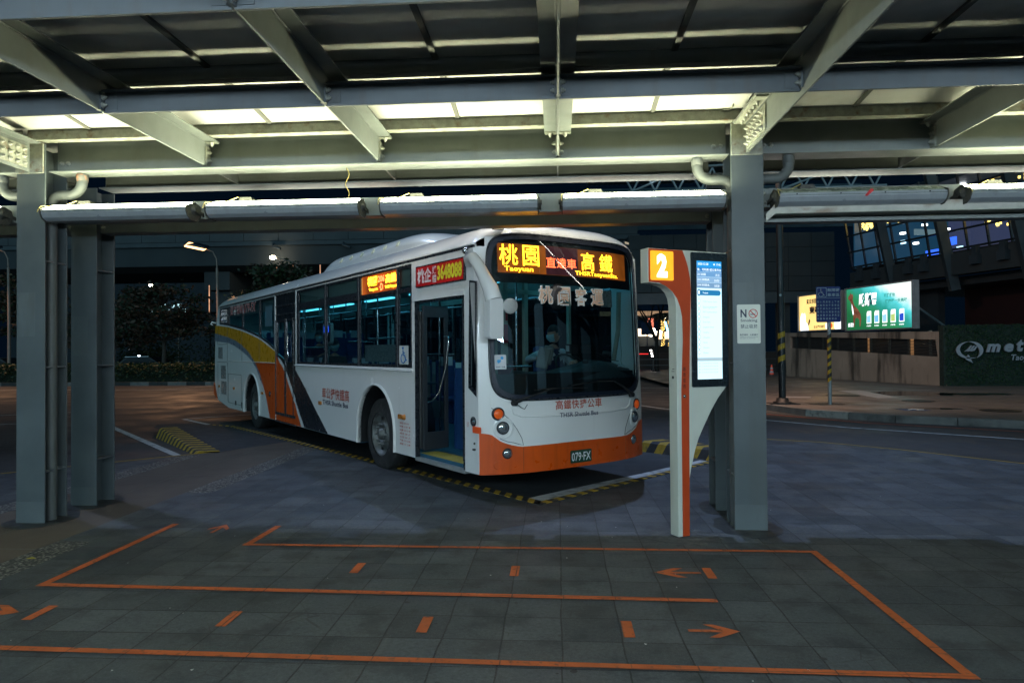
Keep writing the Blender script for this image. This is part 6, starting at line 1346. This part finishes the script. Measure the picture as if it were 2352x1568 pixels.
# parked cars behind the hedge
def car(x, y, label):
    o = E('parked_car', label, 'car', (x, y, 0), 0, 'cars parked behind the hedge')
    s = MB(); s.plate([[(x-2.15, .35), (x-2.2, .75), (x-1.3, .92), (x+1.35, .95), (x+2.15, .85), (x+2.2, .35)]], lambda a, b, d: (a, y+d, b), 1.7); s.build('body', M('car_dark', (.03, .035, .045), .2, .3, .1, 2, coat=1), o, bev=.05)
    s = MB(); s.plate([[(x-1.35, .92), (x-.65, 1.40), (x+.75, 1.42), (x+1.5, .94)]], lambda a, b, d: (a, y+.12+d, b), 1.46); s.build('cabin', M('car_glass', (.02, .025, .03), .06, 0, .1, 2), o, bev=.05)
    s = MB(); s.tube([(x-.7, y+.1, 1.42), (x+.75, y+.1, 1.44)], .03, 6); s.build('roof_rail', CHROME, o)
    for wx in (-1.35, 1.35):
        s = MB(); s.lathe((x+wx, y-.02, .33), (0, 1, 0), [(0, .2), (.0, .33), (.2, .33)], 18); s.build('wheel', TYRE, o)
car(-24.5, 38.2, 'dark car roof showing above the hedge left of the tree trunk'); car(-33.2, 37.6, 'dark car at the left edge behind the hedge')
o = E('far_headlight', 'small bluish white light glowing among the bushes on the left', 'light', (-27.2, 42, 1.4)); s = MB(); s.sph((-26.2, 41.2, 1.45), .07, 8); s.build('lens', EM('headlight_em', (.75, .85, 1), 18), o)

# ================================================================ people in the bus
SKIN = M('skin', (.42, .25, .18), .55, 0, .06, 20); HAIR = M('hair_black', (.008, .008, .010), .6, 0, .3, 60); MASK = M('face_mask', (.30, .55, .60), .8, 0, .05, 30)
SHIRT = M('white_shirt', (.55, .58, .60), .8, 0, .1, 12, .3, 30); VEST = M('navy_vest', (.015, .025, .07), .8, 0, .2, 14, .3, 30); COAT = M('dark_coat', (.03, .035, .04), .85, 0, .3, 8, .4, 24); TROU = M('dark_trousers', (.02, .022, .028), .85, 0, .2, 10)
PURP = M('purple_coat', (.05, .02, .06), .85, 0, .3, 8)
def person(label, base, hip, lean, sit, arms, headdir, mats, capk=None, standing=False):
    """base: hip point in bus coordinates, person faces -y of the bus unless turned; arms: two lists of 3 points (shoulder offset handled)"""
    root = E('person', label, 'person', tuple(MW[bus.name] @ Vector(base)), BR, 'people on the bus')
    H = Vector(base); Tn = {}
    N_ = []; Ed = []; Mi = []
    def nd(p, r, par, m):
        N_.append((Vector(p), r)); Mi.append(m)
        if par is not None: Ed.append((par, len(N_)-1))
        return len(N_)-1
    up = Vector((0, 0, 1)); hz = H
    n0 = nd(hz, .145, None, 2); n1 = nd(hz+Vector((lean[0]*.4, lean[1]*.4, .20)), .135, n0, 1); n2 = nd(hz+Vector((lean[0], lean[1], .42)), .15, n1, 1); n3 = nd(hz+Vector((lean[0]*1.1, lean[1]*1.1, .50)), .085, n2, 1)
    n4 = nd(hz+Vector((lean[0]*1.25, lean[1]*1.25, .575)), .052, n3, 0)
    for sx, arm in zip((-1, 1), arms):
        sh = nd(N_[n2][0]+Vector((sx*.17, 0, .03)), .068, n2, 3); e = nd(hz+Vector(arm[0]), .050, sh, 3); w_ = nd(hz+Vector(arm[1]), .034, e, 3); h_ = nd(hz+Vector(arm[2]), .030, w_, 0)
        dv = (N_[h_][0]-N_[w_][0]).normalized(); sd_ = dv.cross(up).normalized()
        for k, (o_, l_) in enumerate(((-.03, .065), (-.011, .078), (.009, .074), (.027, .058))):
            a_ = nd(N_[h_][0]+sd_*o_+dv*.035, .0105, h_, 0); b_ = nd(N_[h_][0]+sd_*o_*1.1+dv*(.035+l_*.6)-up*.012, .009, a_, 0); nd(N_[h_][0]+sd_*o_*1.1+dv*(.02+l_)-up*.035, .008, b_, 0)
        t1 = nd(N_[h_][0]-sd_*sx*.035+dv*.01-up*.01, .011, h_, 0); nd(N_[h_][0]-sd_*sx*.05+dv*.05-up*.02, .009, t1, 0)
    for sx in (-1, 1):
        if standing: k_ = nd(hz+Vector((sx*.10, -.02, -.42)), .075, n0, 2); a_ = nd(hz+Vector((sx*.11, .0, -.82)), .05, k_, 2); f_ = nd(hz+Vector((sx*.11, -.12, -.87)), .04, a_, 2)
        else:
            tp = nd(hz+Vector((sx*.10, -.10, -.01)), .095, n0, 2); k_ = nd(hz+Vector((sx*.13, -.43, .02)), .07, tp, 2); a_ = nd(hz+Vector((sx*.12, -.46, -.38)), .05, k_, 2); f_ = nd(hz+Vector((sx*.12, -.58, -.42)), .04, a_, 2)
    me = bpy.data.meshes.new('body'); me.from_pydata([tuple(p[0]) for p in N_], Ed, []); ob = bpy.data.objects.new('tmp', me); C.objects.link(ob)
    sk = ob.modifiers.new('s', 'SKIN'); sk.use_smooth_shade = True
    for i, v in enumerate(me.skin_vertices[0].data): v.radius = (N_[i][1],)*2; v.use_root = i == 0
    sb2 = ob.modifiers.new('u', 'SUBSURF'); sb2.levels = 2; sb2.render_levels = 2
    bpy.context.view_layer.update(); ev = bpy.data.meshes.new_from_object(ob.evaluated_get(bpy.context.evaluated_depsgraph_get()))
    b = MB(); vs = [v.co.copy() for v in ev.vertices]
    for pl in ev.polygons:
        c_ = pl.center; best = 0; bd = 9
        for (i, j) in Ed:
            p0, p1 = N_[i][0], N_[j][0]; t = max(0, min(1, (c_-p0).dot(p1-p0)/max(1e-9, (p1-p0).length_squared))); d_ = (p0+(p1-p0)*t-c_).length
            if d_ < bd: bd = d_; best = Mi[j] if t > .25 else Mi[i] if Mi[i] != 0 else Mi[j]
        b.k = best; b.f.append(list(pl.vertices)); b.m.append(best); b.sm.append(True)
    b.v = vs
    bpy.data.objects.remove(ob)
    # head: a shaped lathe with face relief, joined into the same mesh
    hc = N_[n4][0]+Vector((lean[0]*.15, lean[1]*.15, .125)); hd_ = Vector(headdir).normalized(); rt_ = hd_.cross(up).normalized(); u2 = rt_.cross(hd_)
    nn = 18; V = []; F = []
    for i in range(nn+1):
        th = math.pi*i/nn
        for k in range(24):
            ph = 2*math.pi*k/24; cf, sf = math.cos(ph), math.sin(ph); z = math.cos(th)*.118; r = math.sin(th)
            fx = cf*r*.094; sx_ = sf*r*.076
            if z < -.02: fx *= 1-.25*min(1, (-z-.02)/.1)*(cf < 0); sx_ *= 1-.30*min(1, (-z-.02)/.1)
            if cf > .75 and abs(z) < .03: fx += .018*(cf-.75)*4*(1-abs(z+.008)/.04)*(abs(sf) < .35)
            if cf > .6 and .010 < z < .032 and .2 < abs(sf) < .55: fx -= .008
            V.append(hc+hd_*fx+rt_*sx_+u2*z)
    for i in range(nn):
        for k in range(24): F.append((i*24+k, i*24+(k+1) % 24, (i+1)*24+(k+1) % 24, (i+1)*24+k))
    b.k = 0; b.add(V, F, True)
    for sx in (-1, 1): b.sph(tuple(hc+rt_*sx*.078-u2*.005-hd_*.005), .022, 8, (.5, .8, 1.3))
    vs_inv = b
    o = b.build('body', mats, None, world=False); C.objects.unlink(o) if 0 else None
    inv = Matrix.Translation(-Vector(base)); o.data.transform(inv); o.parent = root; MW[o.name] = MW[root.name]
    def child(nm, mb, mt): c2 = mb.build(nm, mt, None, world=False); c2.data.transform(inv); c2.parent = root; MW[c2.name] = MW[root.name]
    # hair, mask, cap
    s = MB(); V = []; F = []
    for i in range(9):
        th = math.pi*i/16*1.25
        for k in range(24):
            ph = 2*math.pi*k/24; r = math.sin(th)*1.08; zz = math.cos(th)*.128; zz = max(zz, .045 if math.cos(ph) > .25 else -.03 if abs(math.sin(ph)) > .5 else -.06)
            V.append(hc+hd_*(math.cos(ph)*r*.094-.006)+rt_*math.sin(ph)*r*.078+u2*zz)
    for i in range(8):
        for k in range(24): F.append((i*24+k, i*24+(k+1) % 24, (i+1)*24+(k+1) % 24, (i+1)*24+k))
    s.add(V, F, True); child('hair', s, HAIR if not capk else capk)
    if capk:
        s = MB(); s.add([hc+hd_*a_+rt_*b_+u2*c_ for a_, b_, c_ in ((.085, -.06, .05), (.085, .06, .05), (.14, .045, .038), (.155, 0, .036), (.14, -.045, .038))], [(0, 1, 2, 3, 4)]); child('cap_peak', s, capk)
    s = MB(); V = []; F = []
    for i in range(7):
        for k in range(9):
            a_ = R(lerp(-62, 62, k/8)); z = lerp(.012, -.088, i/6); w2 = 1.08 if 0 < i < 6 else 1.0
            V.append(hc+hd_*(math.cos(a_)*.098*w2*(1-.25*max(0, -z-.04)/.05)+.010*(abs(k-4) < 2)*(1 if i < 4 else .5))+rt_*math.sin(a_)*.078*w2*(1-.3*max(0, -z-.02)/.07)+u2*(z+.004*math.sin(i*3)))
    for i in range(6):
        for k in range(8): F.append((i*9+k, i*9+k+1, (i+1)*9+k+1, (i+1)*9+k))
    s.add(V, F, True)
    for sx in (-1, 1): s.tube([hc+hd_*.045+rt_*sx*.070+u2*.0, hc+rt_*sx*.084+u2*.02, hc-hd_*.01+rt_*sx*.085], .0015, 4)
    child('face_mask', s, MASK)
    return root
person('driver in a navy vest and white shirt with a blue face mask', (1.76, .98, 1.16), 0, (-.02, -.10), 1,
       (((-.46, -.12, .36), (-.50, -.34, .39), (-.44, -.41, .38)), ((.32, -.16, .26), (.16, -.38, .33), (.06, -.44, .33))), (-.95, .10, -.22), [SKIN, VEST, TROU, SHIRT])
person('seated passenger in a dark coat, cap and pale mask behind the middle window', (.40, 5.38, 1.06), 0, (.0, -.02), 1,
       (((-.23, -.06, .15), (-.16, -.26, .10), (-.08, -.34, .12)), ((.23, -.06, .15), (.16, -.26, .10), (.08, -.34, .14))), (-.35, -1, -.15), [SKIN, COAT, TROU, COAT], COAT)
person('seated passenger with dark hair and pale mask one row behind the capped passenger', (.46, 6.12, 1.06), 0, (.05, -.02), 1,
       (((-.23, -.06, .15), (-.16, -.26, .10), (-.08, -.34, .12)), ((.23, -.06, .15), (.16, -.26, .10), (.08, -.34, .14))), (-.2, -1, -.1), [SKIN, VEST, TROU, VEST])
person('standing passenger in a purple coat and mask holding on in the aisle', (.62, 6.78, 1.24), 0, (0, -.02), 0,
       (((-.22, -.10, .15), (-.15, -.26, .25), (-.08, -.30, .33)), ((.24, -.10, .45), (.20, -.16, .72), (.16, -.14, .86))), (-.3, -1, -.1), [SKIN, PURP, TROU, PURP], None, True)
